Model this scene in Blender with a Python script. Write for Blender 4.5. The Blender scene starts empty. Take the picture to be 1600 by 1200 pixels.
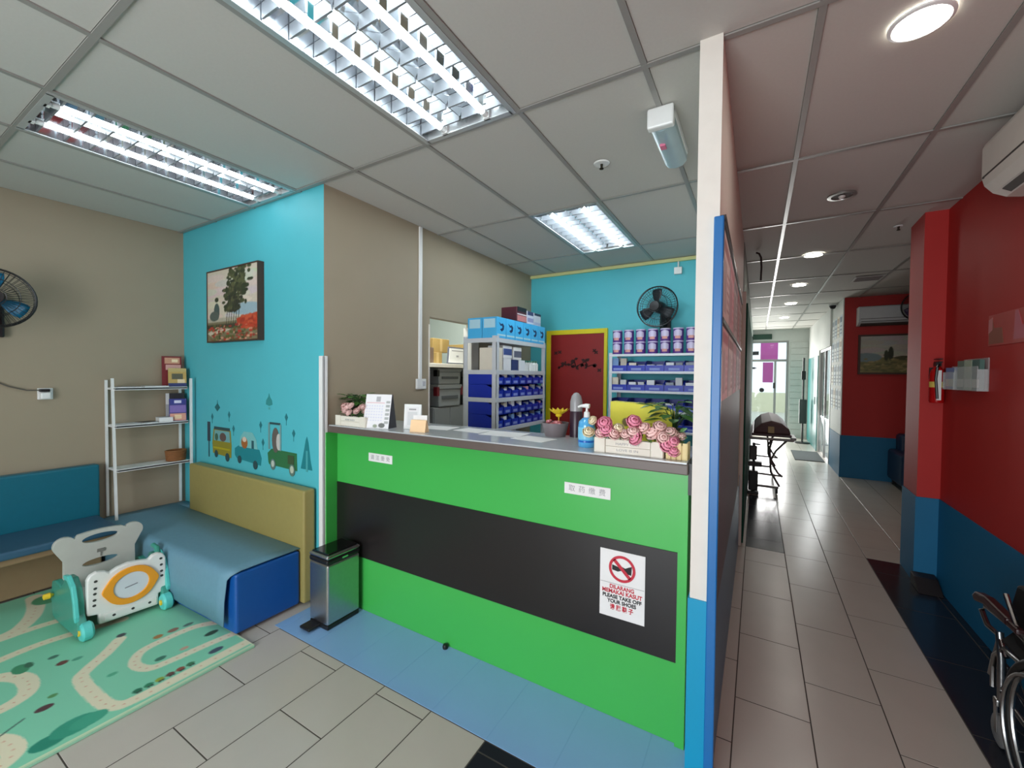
import bpy, bmesh, math, random
import numpy as np
from mathutils import Vector, Matrix
random.seed(7)
SC = bpy.context.scene
COL = SC.collection
R = math.radians

# ------------------------------------------------------------------ camera, world, lights, exposure
cam_d = bpy.data.cameras.new('camera')
cam_d.sensor_width = 36.0
cam_d.lens = 652.3 / 1600 * 36.0
cam_d.clip_start = 0.02
cam = bpy.data.objects.new('camera', cam_d)
COL.objects.link(cam)
yaw, pit, rol = R(30.435), R(1.2604), R(0.5451)
fwd = Vector((-math.sin(yaw) * math.cos(pit), math.cos(yaw) * math.cos(pit), -math.sin(pit)))
ri0 = Vector((math.cos(yaw), math.sin(yaw), 0)); up0 = ri0.cross(fwd)
ri = ri0 * math.cos(rol) + up0 * math.sin(rol); up = up0 * math.cos(rol) - ri0 * math.sin(rol)
m3 = Matrix((ri, up, -fwd)).transposed()
cam.matrix_world = Matrix.Translation((0, 0, 1.5)) @ m3.to_4x4()
SC.camera = cam
SC.view_settings.view_transform = 'Standard'
SC.view_settings.look = 'None'
SC.view_settings.gamma = 1.0
SC.view_settings.use_curve_mapping = False
SC.view_settings.exposure = 0.42

world = bpy.data.worlds.new('overcast_sky'); SC.world = world
world.use_nodes = True
wb = world.node_tree.nodes['Background']
wb.inputs[0].default_value = (0.80, 0.90, 1.0, 1)
wb.inputs[1].default_value = 1.2

def area_lamp(name, loc, aim, sx, sy, watts, col=(1, 1, 1)):
    d = bpy.data.lights.new(name, 'AREA'); d.shape = 'RECTANGLE'; d.size = sx; d.size_y = sy
    d.energy = watts; d.color = col
    o = bpy.data.objects.new(name, d); COL.objects.link(o); o.location = loc
    o.rotation_euler = (Vector(aim) - Vector(loc)).to_track_quat('-Z', 'Y').to_euler()
    return o
# daylight through the shopfront behind the camera, the doors at the far end, and an unseen fill added to brighten the store room
area_lamp('shopfront_daylight', (-0.9, -2.42, 1.2), (-0.9, 3, 0.9), 2.0, 2.0, 88, (0.93, 0.97, 1.0))
area_lamp('rear_door_daylight', (0.24, 12.44, 1.25), (0.24, 0, 0.9), 0.75, 2.2, 42, (1.0, 0.98, 0.95))
area_lamp('side_door_daylight', (1.02, 9.75, 1.1), (-1, 9.75, 0.6), 1.2, 1.9, 32, (0.97, 0.99, 1.0))
area_lamp('store_room_fill', (-2.72, 3.2, 2.6), (-2.95, 3.6, 1.0), 0.3, 0.3, 24, (0.95, 1.0, 0.97))
TUBE_STRENGTH = 23.0
DOWNLIGHT_STRENGTH = 48.0

# ------------------------------------------------------------------ materials
def lin(c):
    c = np.asarray(c, float) / 255.0
    return np.where(c <= 0.04045, c / 12.92, ((c + 0.055) / 1.055) ** 2.4)
MATS = {}
def M(name, rgb, rough=0.5, metal=0.0, var=0.05, scale=18.0, bump=0.0, emit=0.0, alpha=1.0, trans=0.0, coat=0.0, spec=0.5):
    if name in MATS: return MATS[name]
    m = bpy.data.materials.new(name); m.use_nodes = True
    nt = m.node_tree; b = nt.nodes['Principled BSDF']
    c = lin(rgb)
    tc = nt.nodes.new('ShaderNodeTexCoord'); nz = nt.nodes.new('ShaderNodeTexNoise')
    nz.inputs['Scale'].default_value = scale; nz.inputs['Detail'].default_value = 4
    nt.links.new(tc.outputs['Object'], nz.inputs['Vector'])
    mx = nt.nodes.new('ShaderNodeMix'); mx.data_type = 'RGBA'
    mx.inputs[6].default_value = (*(c * (1 - var)), 1); mx.inputs[7].default_value = (*np.minimum(c * (1 + var), 1), 1)
    nt.links.new(nz.outputs['Fac'], mx.inputs[0]); nt.links.new(mx.outputs[2], b.inputs['Base Color'])
    b.inputs['Roughness'].default_value = rough; b.inputs['Metallic'].default_value = metal
    b.inputs['Specular IOR Level'].default_value = spec
    b.inputs['Alpha'].default_value = alpha; b.inputs['Transmission Weight'].default_value = trans
    b.inputs['Coat Weight'].default_value = coat
    if emit:
        b.inputs['Emission Color'].default_value = (*c, 1); b.inputs['Emission Strength'].default_value = emit
    if bump:
        bp = nt.nodes.new('ShaderNodeBump'); bp.inputs['Strength'].default_value = bump; bp.inputs['Distance'].default_value = 0.004
        nt.links.new(nz.outputs['Fac'], bp.inputs['Height']); nt.links.new(bp.outputs['Normal'], b.inputs['Normal'])
    MATS[name] = m
    return m
def print_mat():
    if 'print' in MATS: return MATS['print']
    m = bpy.data.materials.new('printed_colour'); m.use_nodes = True; nt = m.node_tree; b = nt.nodes['Principled BSDF']
    a = nt.nodes.new('ShaderNodeAttribute'); a.attribute_name = 'print'
    nt.links.new(a.outputs['Color'], b.inputs['Base Color']); b.inputs['Roughness'].default_value = 0.55
    MATS['print'] = m
    return m

WHITE = M('white_enamel', (232, 234, 232), 0.35)
OFFW = M('cream_white_paint', (226, 222, 212), 0.55)
PAPER = M('white_paper', (235, 235, 233), 0.7)
BLACK = M('black_plastic', (22, 22, 24), 0.4)
CHROME = M('chrome', (205, 205, 205), 0.15, 1.0)
STEEL = M('brushed_steel', (190, 188, 186), 0.32, 1.0, 0.08, 60)
GLASS = M('clear_glass', (235, 245, 245), 0.03, trans=1.0, var=0.0)

# ------------------------------------------------------------------ mesh helpers
ORG = {}
class MB:
    def __init__(s): s.v = []; s.f = []
    def add(s, vs, fs):
        n = len(s.v); s.v += [tuple(map(float, p)) for p in vs]; s.f += [tuple(i + n for i in f) for f in fs]; return s
    def box(s, x0, y0, z0, x1, y1, z1):
        x0, x1 = sorted((x0, x1)); y0, y1 = sorted((y0, y1)); z0, z1 = sorted((z0, z1))
        return s.add([(x0, y0, z0), (x1, y0, z0), (x1, y1, z0), (x0, y1, z0), (x0, y0, z1), (x1, y0, z1), (x1, y1, z1), (x0, y1, z1)],
                     [(0, 3, 2, 1), (4, 5, 6, 7), (0, 1, 5, 4), (1, 2, 6, 5), (2, 3, 7, 6), (3, 0, 4, 7)])
    def cbox(s, c, d): return s.box(*[c[i] - d[i] / 2 for i in range(3)], *[c[i] + d[i] / 2 for i in range(3)])
    def prism(s, poly, ax, a, b):
        n = len(poly)
        def P(p, t): return (t, p[0], p[1]) if ax == 'x' else (p[0], t, p[1]) if ax == 'y' else (p[0], p[1], t)
        vs = [P(p, a) for p in poly] + [P(p, b) for p in poly]
        fs = [tuple(range(n)), tuple(range(2 * n - 1, n - 1, -1))] + [(i, (i + 1) % n, n + (i + 1) % n, n + i) for i in range(n)]
        return s.add(vs, fs)
    def holed(s, outer, holes, ax, a, b):
        bm = bmesh.new(); loops = [outer] + holes; es = []
        def P(p, t): return (t, p[0], p[1]) if ax == 'x' else (p[0], t, p[1]) if ax == 'y' else (p[0], p[1], t)
        for lp in loops:
            vs = [bm.verts.new(P(p, a)) for p in lp]
            es += [bm.edges.new((vs[i], vs[(i + 1) % len(vs)])) for i in range(len(vs))]
        g = bmesh.ops.triangle_fill(bm, use_beauty=True, edges=es)
        bm.verts.index_update(); n = len(bm.verts)
        front = [tuple(v.index for v in f.verts) for f in bm.faces]
        vs = [tuple(v.co) for v in bm.verts]; bm.free()
        k = 'xyz'.index(ax)
        vs2 = [tuple(b if i == k else c for i, c in enumerate(p)) for p in vs]
        fs = front + [tuple(i + n for i in reversed(f)) for f in front]; o = 0
        for lp in loops:
            m = len(lp); fs += [(o + i, o + (i + 1) % m, n + o + (i + 1) % m, n + o + i) for i in range(m)]; o += m
        return s.add(vs + vs2, fs)
    def tube(s, pts, r, n=8, closed=False):
        P = [Vector(p) for p in pts]; N = len(P); rs = r if isinstance(r, (list, tuple)) else [r] * N
        vs = []; ref = None
        for i in range(N):
            if closed: t = P[(i + 1) % N] - P[i - 1]
            else: t = P[min(i + 1, N - 1)] - P[max(i - 1, 0)]
            t.normalize()
            if ref is None: ref = Vector((0, 0, 1)) if abs(t.z) < 0.9 else Vector((1, 0, 0))
            u = (ref - t * ref.dot(t))
            if u.length < 1e-4: u = t.orthogonal()
            u.normalize(); w = t.cross(u); ref = u
            vs += [P[i] + (u * math.cos(k * 2 * math.pi / n) + w * math.sin(k * 2 * math.pi / n)) * rs[i] for k in range(n)]
        fs = []
        for i in range(N if closed else N - 1):
            j = (i + 1) % N
            fs += [(i * n + k, i * n + (k + 1) % n, j * n + (k + 1) % n, j * n + k) for k in range(n)]
        if not closed: fs += [tuple(range(n - 1, -1, -1)), tuple((N - 1) * n + k for k in range(n))]
        return s.add(vs, fs)
    def cyl(s, a, b, r, n=16): return s.tube([a, b], r, n)
    def lathe(s, prof, c, ax='z', n=20):
        vs = []; c = Vector(c)
        for r, h in prof:
            for k in range(n):
                a = 2 * math.pi * k / n; p, q = r * math.cos(a), r * math.sin(a)
                vs.append(c + Vector((p, q, h) if ax == 'z' else (h, p, q) if ax == 'x' else (q, h, p)))
        fs = []
        for i in range(len(prof) - 1):
            fs += [(i * n + k, i * n + (k + 1) % n, (i + 1) * n + (k + 1) % n, (i + 1) * n + k) for k in range(n)]
        m = len(prof) - 1
        if prof[0][0] > 0.005 and prof[-1][0] > 0.005:
            if m > 1: fs += [(m * n + k, m * n + (k + 1) % n, (k + 1) % n, k) for k in range(n)]
        else: fs += [tuple(range(n - 1, -1, -1)), tuple(m * n + k for k in range(n))]
        return s.add(vs, fs)
    def ell(s, c, r, nu=14, nv=8):
        prof = [(max(math.sin(math.pi * i / nv), 0.02), -math.cos(math.pi * i / nv)) for i in range(nv + 1)]
        vs = []
        for q, h in prof:
            vs += [(c[0] + r[0] * q * math.cos(2 * math.pi * k / nu), c[1] + r[1] * q * math.sin(2 * math.pi * k / nu), c[2] + r[2] * h) for k in range(nu)]
        fs = []
        for i in range(nv): fs += [(i * nu + k, i * nu + (k + 1) % nu, (i + 1) * nu + (k + 1) % nu, (i + 1) * nu + k) for k in range(nu)]
        fs += [tuple(range(nu - 1, -1, -1)), tuple(nv * nu + k for k in range(nu))]
        return s.add(vs, fs)
    def build(s, name, mat, parent=None, bev=0.0, smooth=False, kind=None, segs=2):
        V = np.array(s.v)
        if parent is None:
            o_ = np.array([(V[:, 0].min() + V[:, 0].max()) / 2, (V[:, 1].min() + V[:, 1].max()) / 2, V[:, 2].min()])
        else: o_ = np.array(ORG[parent.name])
        me = bpy.data.meshes.new(name)
        me.from_pydata([tuple(p) for p in (V - o_)], [], s.f)
        bm = bmesh.new(); bm.from_mesh(me); bmesh.ops.recalc_face_normals(bm, faces=bm.faces); bm.to_mesh(me); bm.free()
        me.materials.append(mat)
        if smooth:
            me.shade_smooth(); me.set_sharp_from_angle(angle=R(38))
        o = bpy.data.objects.new(name, me); COL.objects.link(o)
        if parent is None:
            o.location = o_; ORG[o.name] = tuple(o_)
        else:
            o.parent = parent; ORG[o.name] = tuple(o_)
        if bev:
            md = o.modifiers.new('edge_round', 'BEVEL'); md.width = bev; md.segments = segs; md.limit_method = 'ANGLE'; md.angle_limit = R(40)
        if kind: o['kind'] = kind
        return o
def B(*a): return MB().box(*a)
def tag(o, label, cat, group=None):
    o['label'] = label; o['category'] = cat
    if group: o['group'] = group
    return o
def thing(name, label, cat, loc, group=None, local=False, rotz=0.0):
    o = bpy.data.objects.new(name, None); COL.objects.link(o); o.location = loc; o.rotation_euler = (0, 0, rotz)
    o.empty_display_size = 0.1
    ORG[o.name] = (0, 0, 0) if local else tuple(loc)
    return tag(o, label, cat, group)
def struct(o, label=None):
    o['kind'] = 'structure'
    if label: o['label'] = label
    return o
def kids(o): return [c for c in bpy.data.objects if c.parent == o]
def copy_tree(o, parent=None, loc=None, children=None):
    c = o.copy(); COL.objects.link(c)
    if parent is not None: c.parent = parent
    if loc is not None: c.location = loc
    ORG[c.name] = ORG[o.name]
    for ch in (kids(o) if children is None else children): copy_tree(ch, c)
    return c
def piece(o, parent, loc, name=None):     # one more piece that shares its mesh
    c = o.copy(); COL.objects.link(c); c.parent = parent; c.location = loc
    return c
def arc(c, r, a0, a1, n, plane='xz', fix=0.0):
    out = []
    for i in range(n + 1):
        a = R(a0 + (a1 - a0) * i / n); p, q = c[0] + r * math.cos(a), c[1] + r * math.sin(a)
        out.append((p, fix, q) if plane == 'xz' else (fix, p, q) if plane == 'yz' else (p, q, fix))
    return out
def ring2(cx, cy, rx, ry, n=24): return [(cx + rx * math.cos(2 * math.pi * i / n), cy + ry * math.sin(2 * math.pi * i / n)) for i in range(n)]
ORD = ['first', 'second', 'third', 'fourth', 'fifth', 'sixth', 'seventh', 'eighth', 'ninth', 'tenth', 'eleventh', 'twelfth']

class Canvas:          # a flat print, kept as colours on a fine grid of vertices
    def __init__(s, w, h, nx, bg):
        s.w, s.h, s.nx = w, h, nx; s.ny = max(2, round(nx * h / w)); s.k = 2
        X = (np.arange(s.nx * s.k) + 0.5) / (s.nx * s.k) * w; Y = (np.arange(s.ny * s.k) + 0.5) / (s.ny * s.k) * h
        s.X, s.Y = np.meshgrid(X, Y); s.a = np.zeros(s.X.shape + (3,)); s.a[:] = np.array(bg) / 255.0
    def put(s, m, c): s.a[m] = np.array(c) / 255.0
    def rect(s, x0, y0, x1, y1, c): s.put((s.X >= x0) & (s.X <= x1) & (s.Y >= y0) & (s.Y <= y1), c)
    def ell(s, cx, cy, rx, ry, c): s.put(((s.X - cx) / rx) ** 2 + ((s.Y - cy) / ry) ** 2 <= 1, c)
    def poly(s, pts, c):
        m = np.zeros(s.X.shape, bool); n = len(pts)
        for i in range(n):
            (x0, y0), (x1, y1) = pts[i], pts[(i + 1) % n]
            if y0 == y1: continue
            cr = ((y0 > s.Y) != (y1 > s.Y)) & (s.X < (x1 - x0) * (s.Y - y0) / (y1 - y0) + x0); m ^= cr
        s.put(m, c)
    def line(s, pts, w, c):
        for (x0, y0), (x1, y1) in zip(pts[:-1], pts[1:]):
            dx, dy = x1 - x0, y1 - y0; L = dx * dx + dy * dy + 1e-12
            t = np.clip(((s.X - x0) * dx + (s.Y - y0) * dy) / L, 0, 1)
            s.put((s.X - x0 - t * dx) ** 2 + (s.Y - y0 - t * dy) ** 2 <= (w / 2) ** 2, c)
    def grain(s, amt, seed=1):
        s.a = np.clip(s.a * (1 + amt * (np.random.RandomState(seed).rand(*s.X.shape)[..., None] - 0.5)), 0, 1)
    def build(s, name, p0, U, V, parent=None, mat=None):
        a = s.a.reshape(s.ny, s.k, s.nx, s.k, 3).mean((1, 3))
        nx, ny = s.nx, s.ny
        p0, U, V = np.array(p0, float), np.array(U, float), np.array(V, float)
        o_ = np.array(ORG[parent.name]) if parent is not None else p0.copy()
        gu, gv = np.meshgrid(np.linspace(0, 1, nx), np.linspace(0, 1, ny))
        co = p0 - o_ + gu[..., None] * U + gv[..., None] * V
        ii = np.arange(nx * ny).reshape(ny, nx)
        q = np.stack([ii[:-1, :-1], ii[:-1, 1:], ii[1:, 1:], ii[1:, :-1]], -1).reshape(-1, 4)
        me = bpy.data.meshes.new(name)
        me.vertices.add(nx * ny); me.vertices.foreach_set('co', co.reshape(-1).astype('f'))
        me.loops.add(q.size); me.loops.foreach_set('vertex_index', q.reshape(-1).astype('i'))
        me.polygons.add(len(q)); me.polygons.foreach_set('loop_start', np.arange(0, q.size, 4, dtype='i'))
        me.update(calc_edges=True)
        at = me.attributes.new('print', 'FLOAT_COLOR', 'POINT')
        rgba = np.ones((nx * ny, 4), 'f'); rgba[:, :3] = lin(a.reshape(-1, 3) * 255)
        at.data.foreach_set('color', rgba.reshape(-1))
        me.materials.append(mat or print_mat())
        o = bpy.data.objects.new(name, me); COL.objects.link(o)
        if parent is not None: o.parent = parent
        else: o.location = p0
        ORG[o.name] = tuple(o_)
        return o

def lettering(text, p, size, mat, parent, right, upv, name='lettering', align='CENTER', bold=0.0, width=None, ext=0.0006):
    c = bpy.data.curves.new(name, 'FONT'); c.body = text; c.size = size; c.align_x = align; c.align_y = 'CENTER'
    c.extrude = ext; c.offset = bold; c.materials.append(mat)
    tmp = bpy.data.objects.new(name, c); COL.objects.link(tmp); bpy.context.view_layer.update()
    me = bpy.data.meshes.new_from_object(tmp.evaluated_get(bpy.context.evaluated_depsgraph_get())); me.name = name
    bpy.data.objects.remove(tmp); bpy.data.curves.remove(c)
    if len(me.materials) == 0: me.materials.append(mat)
    o = bpy.data.objects.new(name, me); COL.objects.link(o); ORG[o.name] = (0, 0, 0)
    r_, u_ = Vector(right).normalized(), Vector(upv).normalized(); n_ = r_.cross(u_)
    m = Matrix((r_, u_, n_)).transposed().to_4x4()
    if width:
        xs = [v.co.x for v in me.vertices]; w = max(xs) - min(xs)
        if w > 1e-6: m = m @ Matrix.Diagonal((width / w, 1, 1, 1))
    o.parent = parent
    o.matrix_local = Matrix.Translation(Vector(p) - Vector(ORG[parent.name])) @ m
    return o
# ------------------------------------------------------------------ room shell
TEAL = M('turquoise_wall_paint', (80, 186, 198), 0.55, scale=6, var=0.03)
BROWN = M('taupe_wall_paint', (158, 146, 124), 0.6, scale=6, var=0.03)
RED = M('red_wall_paint', (178, 34, 30), 0.6, scale=6, var=0.04)
DADO = M('blue_dado_paint', (6, 104, 146), 0.6, scale=6, var=0.04)
DADO_L = M('bright_blue_dado_paint', (0, 150, 192), 0.45, scale=6, var=0.03)
WALLW = M('white_wall_paint', (214, 214, 210), 0.6, scale=6, var=0.03)
GREYW = M('pale_grey_wall_paint', (196, 206, 200), 0.6, scale=6, var=0.03)
CEILM = M('ceiling_board', (196, 194, 187), 0.75, scale=90, var=0.04, bump=0.04)
TBAR = M('ceiling_bar', (150, 149, 144), 0.3, scale=20, var=0.03)
ZC = 2.70
# ceiling: slab, boards as pieces, bars as pieces
ceil = struct(B(-4.45, -2.6, ZC + 0.16, 2.75, 12.65, ZC + 0.22).build('ceiling', M('slab_paint', (120, 120, 116), 0.8)))
GX = [-0.40 + 0.56 * k for k in range(-8, 7)]
GY = [0.55 + 1.1235 * k for k in range(-3, 12)]
LIGHT_CELLS = {(-3.2, 0.55), (-1.52, 0.55), (-1.52, 2.797)}
def is_light(x, y): return any(abs(x - a) < 0.03 and abs(y - b) < 0.03 for a, b in LIGHT_CELLS)
tile0 = None
XMIN, XMAX, YMIN, YMAX = -4.33, 2.7, -2.5, 12.55
xs = [XMIN] + [g for g in GX if XMIN + 0.06 < g < XMAX] + [XMAX]
ys = [YMIN] + [g for g in GY if YMIN + 0.06 < g < YMAX] + [YMAX]
shapes = {}
for i in range(len(xs) - 1):
    for j in range(len(ys) - 1):
        if is_light(xs[i], ys[j]): continue
        w, d = xs[i + 1] - xs[i] - 0.004, ys[j + 1] - ys[j] - 0.004
        cx, cy = (xs[i] + xs[i + 1]) / 2, (ys[j] + ys[j + 1]) / 2
        if cx > 1.3 and cy < 4.5: continue
        key = (round(w, 3), round(d, 3))
        loc = Vector((cx, cy, ZC + 0.004)) - Vector(ORG[ceil.name])
        if key not in shapes:
            mb = MB(); a, b = w / 2, d / 2; e = 0.011
            mb.add([(-a, -b, 0.012), (a, -b, 0.012), (a, b, 0.012), (-a, b, 0.012), (-a + e, -b + e, 0), (a - e, -b + e, 0), (a - e, b - e, 0), (-a + e, b - e, 0)],
                   [(0, 1, 2, 3), (7, 6, 5, 4), (0, 4, 5, 1), (1, 5, 6, 2), (2, 6, 7, 3), (3, 7, 4, 0)])
            mb.v = [(p[0] + ORG[ceil.name][0], p[1] + ORG[ceil.name][1], p[2] + ORG[ceil.name][2]) for p in mb.v]
            o = mb.build('ceiling_board', CEILM, ceil); o.location = loc; shapes[key] = o
        else: piece(shapes[key], ceil, loc)
for x in xs[1:-1]:
    if x < 1.3: B(x - 0.0115, YMIN, ZC - 0.002, x + 0.0115, YMAX, ZC + 0.004).build('grid_bar', TBAR, ceil)
for y in ys[1:-1]:
    B(XMIN, y - 0.0115, ZC - 0.0025, XMAX, y + 0.0115, ZC + 0.0035).build('grid_bar', TBAR, ceil)
# floor: grout bed and tiles
GROUT = M('dark_grout', (70, 64, 58), 0.8)
TILE = M('grey_floor_tile', (190, 184, 174), 0.24, scale=5, var=0.05)
DTILE = M('charcoal_floor_tile', (34, 36, 44), 0.2, scale=5, var=0.08)
floor = struct(B(-4.45, -2.6, -0.06, 2.75, 12.65, -0.0007).build('floor', GROUT))
TW, TL = 0.2905, 0.5707
shapes = {}
rest = MB()
def floor_tile(x0, x1, y0, y1, m):
    w, d = x1 - x0 - 0.005, y1 - y0 - 0.005
    if w < 0.02 or d < 0.02: return
    key = (round(w, 3), round(d, 3), m.name); c = ((x0 + x1) / 2, (y0 + y1) / 2)
    loc = Vector((c[0], c[1], 0)) - Vector(ORG[floor.name])
    if key in shapes: piece(shapes[key], floor, loc); return
    f = ORG[floor.name]; mb = MB(); a, b = w / 2, d / 2; e = 0.0008
    mb.add([(-a, -b, -0.006), (a, -b, -0.006), (a, b, -0.006), (-a, b, -0.006), (-a, -b, -0.0005), (a, -b, -0.0005), (a, b, -0.0005), (-a, b, -0.0005),
            (-a + e, -b + e, 0), (a - e, -b + e, 0), (a - e, b - e, 0), (-a + e, b - e, 0)],
           [(3, 2, 1, 0), (0, 1, 5, 4), (1, 2, 6, 5), (2, 3, 7, 6), (3, 0, 4, 7), (4, 5, 9, 8), (5, 6, 10, 9), (6, 7, 11, 10), (7, 4, 8, 11), (8, 9, 10, 11)])
    mb.v = [(p[0] + f[0], p[1] + f[1], p[2] + f[2]) for p in mb.v]
    o = mb.build('floor_tile', m, floor); o.location = loc; shapes[key] = o
for k in range(-15, 10):
    x0 = -0.0615 + TW * k; x1 = x0 + TW
    off = 2.20 if k % 2 == 0 else 2.485
    for n in range(-9, 19):
        y0 = off + TL * n; y1 = y0 + TL
        m = TILE
        segs = [(y0, y1, TILE)]
        if k in (3, 4) and y0 < 4.48: segs = [(y0, min(y1, 4.48), DTILE)] + ([(4.48, y1, TILE)] if y1 > 4.48 else [])
        elif k == 0: segs = [(a, b, t) for a, b, t in ((y0, min(y1, 4.225), TILE), (max(y0, 4.225), min(y1, 6.12), DTILE), (max(y0, 6.12), y1, TILE)) if b - a > 0.02]
        elif -3 <= k <= -1 and y0 < 1.40: segs = [(y0, min(y1, 1.40), DTILE)] if k in (-3, -2) else segs
        for a, b, t in segs:
            if b < -1.2 or a > 12.5 or x0 > 2.6: continue
            xx0 = max(x0, -4.33)
            vis = (k >= -1 and a < 12.4 and (x0 < 1.12 or a > 4.3)) or (a < 1.41 and x0 > -4.3 and b > 0.1)
            if a < 1.40 < b and -9 < k < -1 and t is TILE: b = 1.40
            if vis and not (x0 > 1.4): floor_tile(xx0, x1, a, b, t)
            else: rest.box(xx0 + 0.0025, a + 0.0025, -0.006, x1 - 0.0025, b - 0.0025, 0)
rest.build('floor_tile_field', TILE, floor, kind='stuff')
B(-2.44, 1.402, -0.004, -0.15, 1.80, 0.002).build('painted_floor_strip', M('sky_blue_floor_paint', (134, 178, 222), 0.18, scale=4, var=0.04), floor)
for k in range(-8, 0):
    x = -0.0615 + TW * k
    B(x - 0.002, 1.404, 0.001, x + 0.002, 1.78, 0.0026).build('painted_joint', M('sky_blue_joint', (128, 172, 218), 0.25), floor)

# walls
w = struct(B(-4.45, -2.6, 0, -4.33, 4.65, 2.88).build('wall_left', BROWN))
struct(B(-4.33, 1.70, 0, -2.402, 1.78, 2.88).build('wall_back_left', TEAL))
w = struct(MB().box(-2.48, 1.701, 0, -2.40, 2.70, 2.88).box(-2.48, 2.70, 1.985, -2.40, 3.32, 2.88).box(-2.48, 3.32, 0, -2.40, 4.53, 2.88).build('wall_inner', BROWN))
struct(MB().box(-2.49, 3.29, 0, -2.392, 3.41, 1.95).build('trim_1', OFFW), 'cream door jamb beside the blue and white shelf rack')
struct(MB().box(-2.49, 2.685, 0, -2.396, 2.70, 1.92).build('trim_2', OFFW), 'thin cream edge of the store room doorway')
struct(MB().box(-2.438, 1.688, 0.02, -2.388, 1.70, 1.61).box(-2.40, 1.688, 0.02, -2.388, 1.72, 1.61).build('trim_3', WHITE, bev=0.004), 'white corner guard where the turquoise wall ends')
struct(B(-4.45, 4.53, 0, -0.12, 4.65, 2.88).build('wall_back', TEAL))
# store room behind the doorway
struct(MB().box(-4.33, 1.78, 0, -4.30, 4.53, 2.7).box(-4.30, 4.50, 0, -2.48, 4.53, 2.7).box(-4.3, 1.78, 0, -2.48, 1.80, 2.7).build('wall_store', GREYW))
# pale line along the top of the turquoise back wall
struct(B(-2.40, 4.50, 2.665, -0.2, 4.53, 2.698).build('trim_4', M('pale_yellow_trunking', (214, 216, 150), 0.5)), 'pale yellow trunking along the top of the turquoise back wall')
# partition
w = struct(B(-0.20, 1.65, 0, -0.125, 4.28, 2.88).build('wall_partition', OFFW))
B(-0.206, 1.644, 0, -0.142, 1.75, 0.685).build('dado', DADO_L, w)
B(-0.128, 1.66, 0, -0.119, 4.20, 0.63).build('dado', M('deep_blue_dado_paint', (0, 86, 128), 0.35), w)
struct(B(-0.142, 1.628, 0, -0.110, 1.66, 2.062).build('trim_5', M('blue_edge_strip', (22, 106, 172), 0.35), bev=0.004), 'tall blue edge strip on the end of the partition')
struct(MB().box(-0.205, 4.20, 0, -0.098, 4.285, 2.25).build('trim_6', OFFW, bev=0.004), 'cream jamb at the far end of the partition')
# corridor, left side beyond the partition
w = struct(B(-0.20, 4.29, 0, -0.12, 12.5, 2.88).build('wall_corridor_left', M('grey_green_wall', (150, 160, 154), 0.75, spec=0.2)))
B(-0.122, 4.29, 0, -0.085, 8.9, 2.16).build('wall_panel', M('dark_green_panel', (14, 78, 60), 0.7, spec=0.15), w)
B(-0.123, 8.9, 0, -0.082, 8.98, 2.25).build('wall_panel_edge', BLACK, w)
# right wall, pillar, recess
w = struct(B(1.15, -2.6, 0, 1.30, 4.14, 2.88).build('wall_right', RED))
B(1.143, -2.5, 0, 1.15, 4.14, 0.635).build('dado', DADO, w)
w = struct(MB().prism([(1.30, 4.14), (1.025, 4.14), (1.035, 4.50), (1.30, 4.50)], 'z', 0, 2.88).build('pillar', RED))
MB().prism([(1.30, 4.133), (1.018, 4.133), (1.028, 4.507), (1.30, 4.507)], 'z', 0, 0.635).build('dado', DADO, w)
struct(MB().box(1.30, 4.38, 0, 2.7, 4.50, 2.88).box(2.6, 4.5, 0, 2.72, 8.0, 2.88).build('wall_recess', RED))
w = struct(MB().box(1.11, 7.97, 0, 2.70, 9.02, 2.88).build('wall_far_red', RED))
B(1.105, 7.963, 0, 2.6, 7.97, 0.635).build('dado', DADO, w)
B(1.098, 7.963, 0.635, 1.11, 9.02, 2.7).build('wall_side', WALLW, w)
B(1.096, 7.97, 0, 1.11, 9.03, 0.63).build('dado', DADO, w)
# corridor right side near the rear door (side door opening, then turquoise door)
w = struct(MB().box(1.07, 9.02, 2.05, 1.17, 10.45, 2.88).box(1.07, 10.45, 0, 1.17, 12.5, 2.88).build('wall_corridor_right', WALLW))
# end wall with the glazed door
w = struct(MB().box(-0.2, 12.5, 2.42, 1.2, 12.6, 2.88).box(0.66, 12.5, 0, 1.2, 12.6, 2.42).build('wall_end', M('pale_boarding', (200, 204, 200), 0.5)))
for i in range(15):
    B(0.70, 12.485, 0.06 + i * 0.155, 1.06, 12.50, 0.06 + i * 0.155 + 0.147).build('board', M('pale_boarding', (200, 204, 200), 0.5), w, bev=0.003)
# wall behind the camera with the shopfront opening
struct(MB().box(-4.45, -2.6, 0, -2.6, -2.5, 2.88).box(-0.2, -2.6, 0, 1.2, -2.5, 2.88).box(-2.6, -2.6, 2.3, -0.2, -2.5, 2.88).box(-2.6, -2.6, 0, -0.2, -2.5, 0.1).build('wall_front', OFFW))

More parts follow.
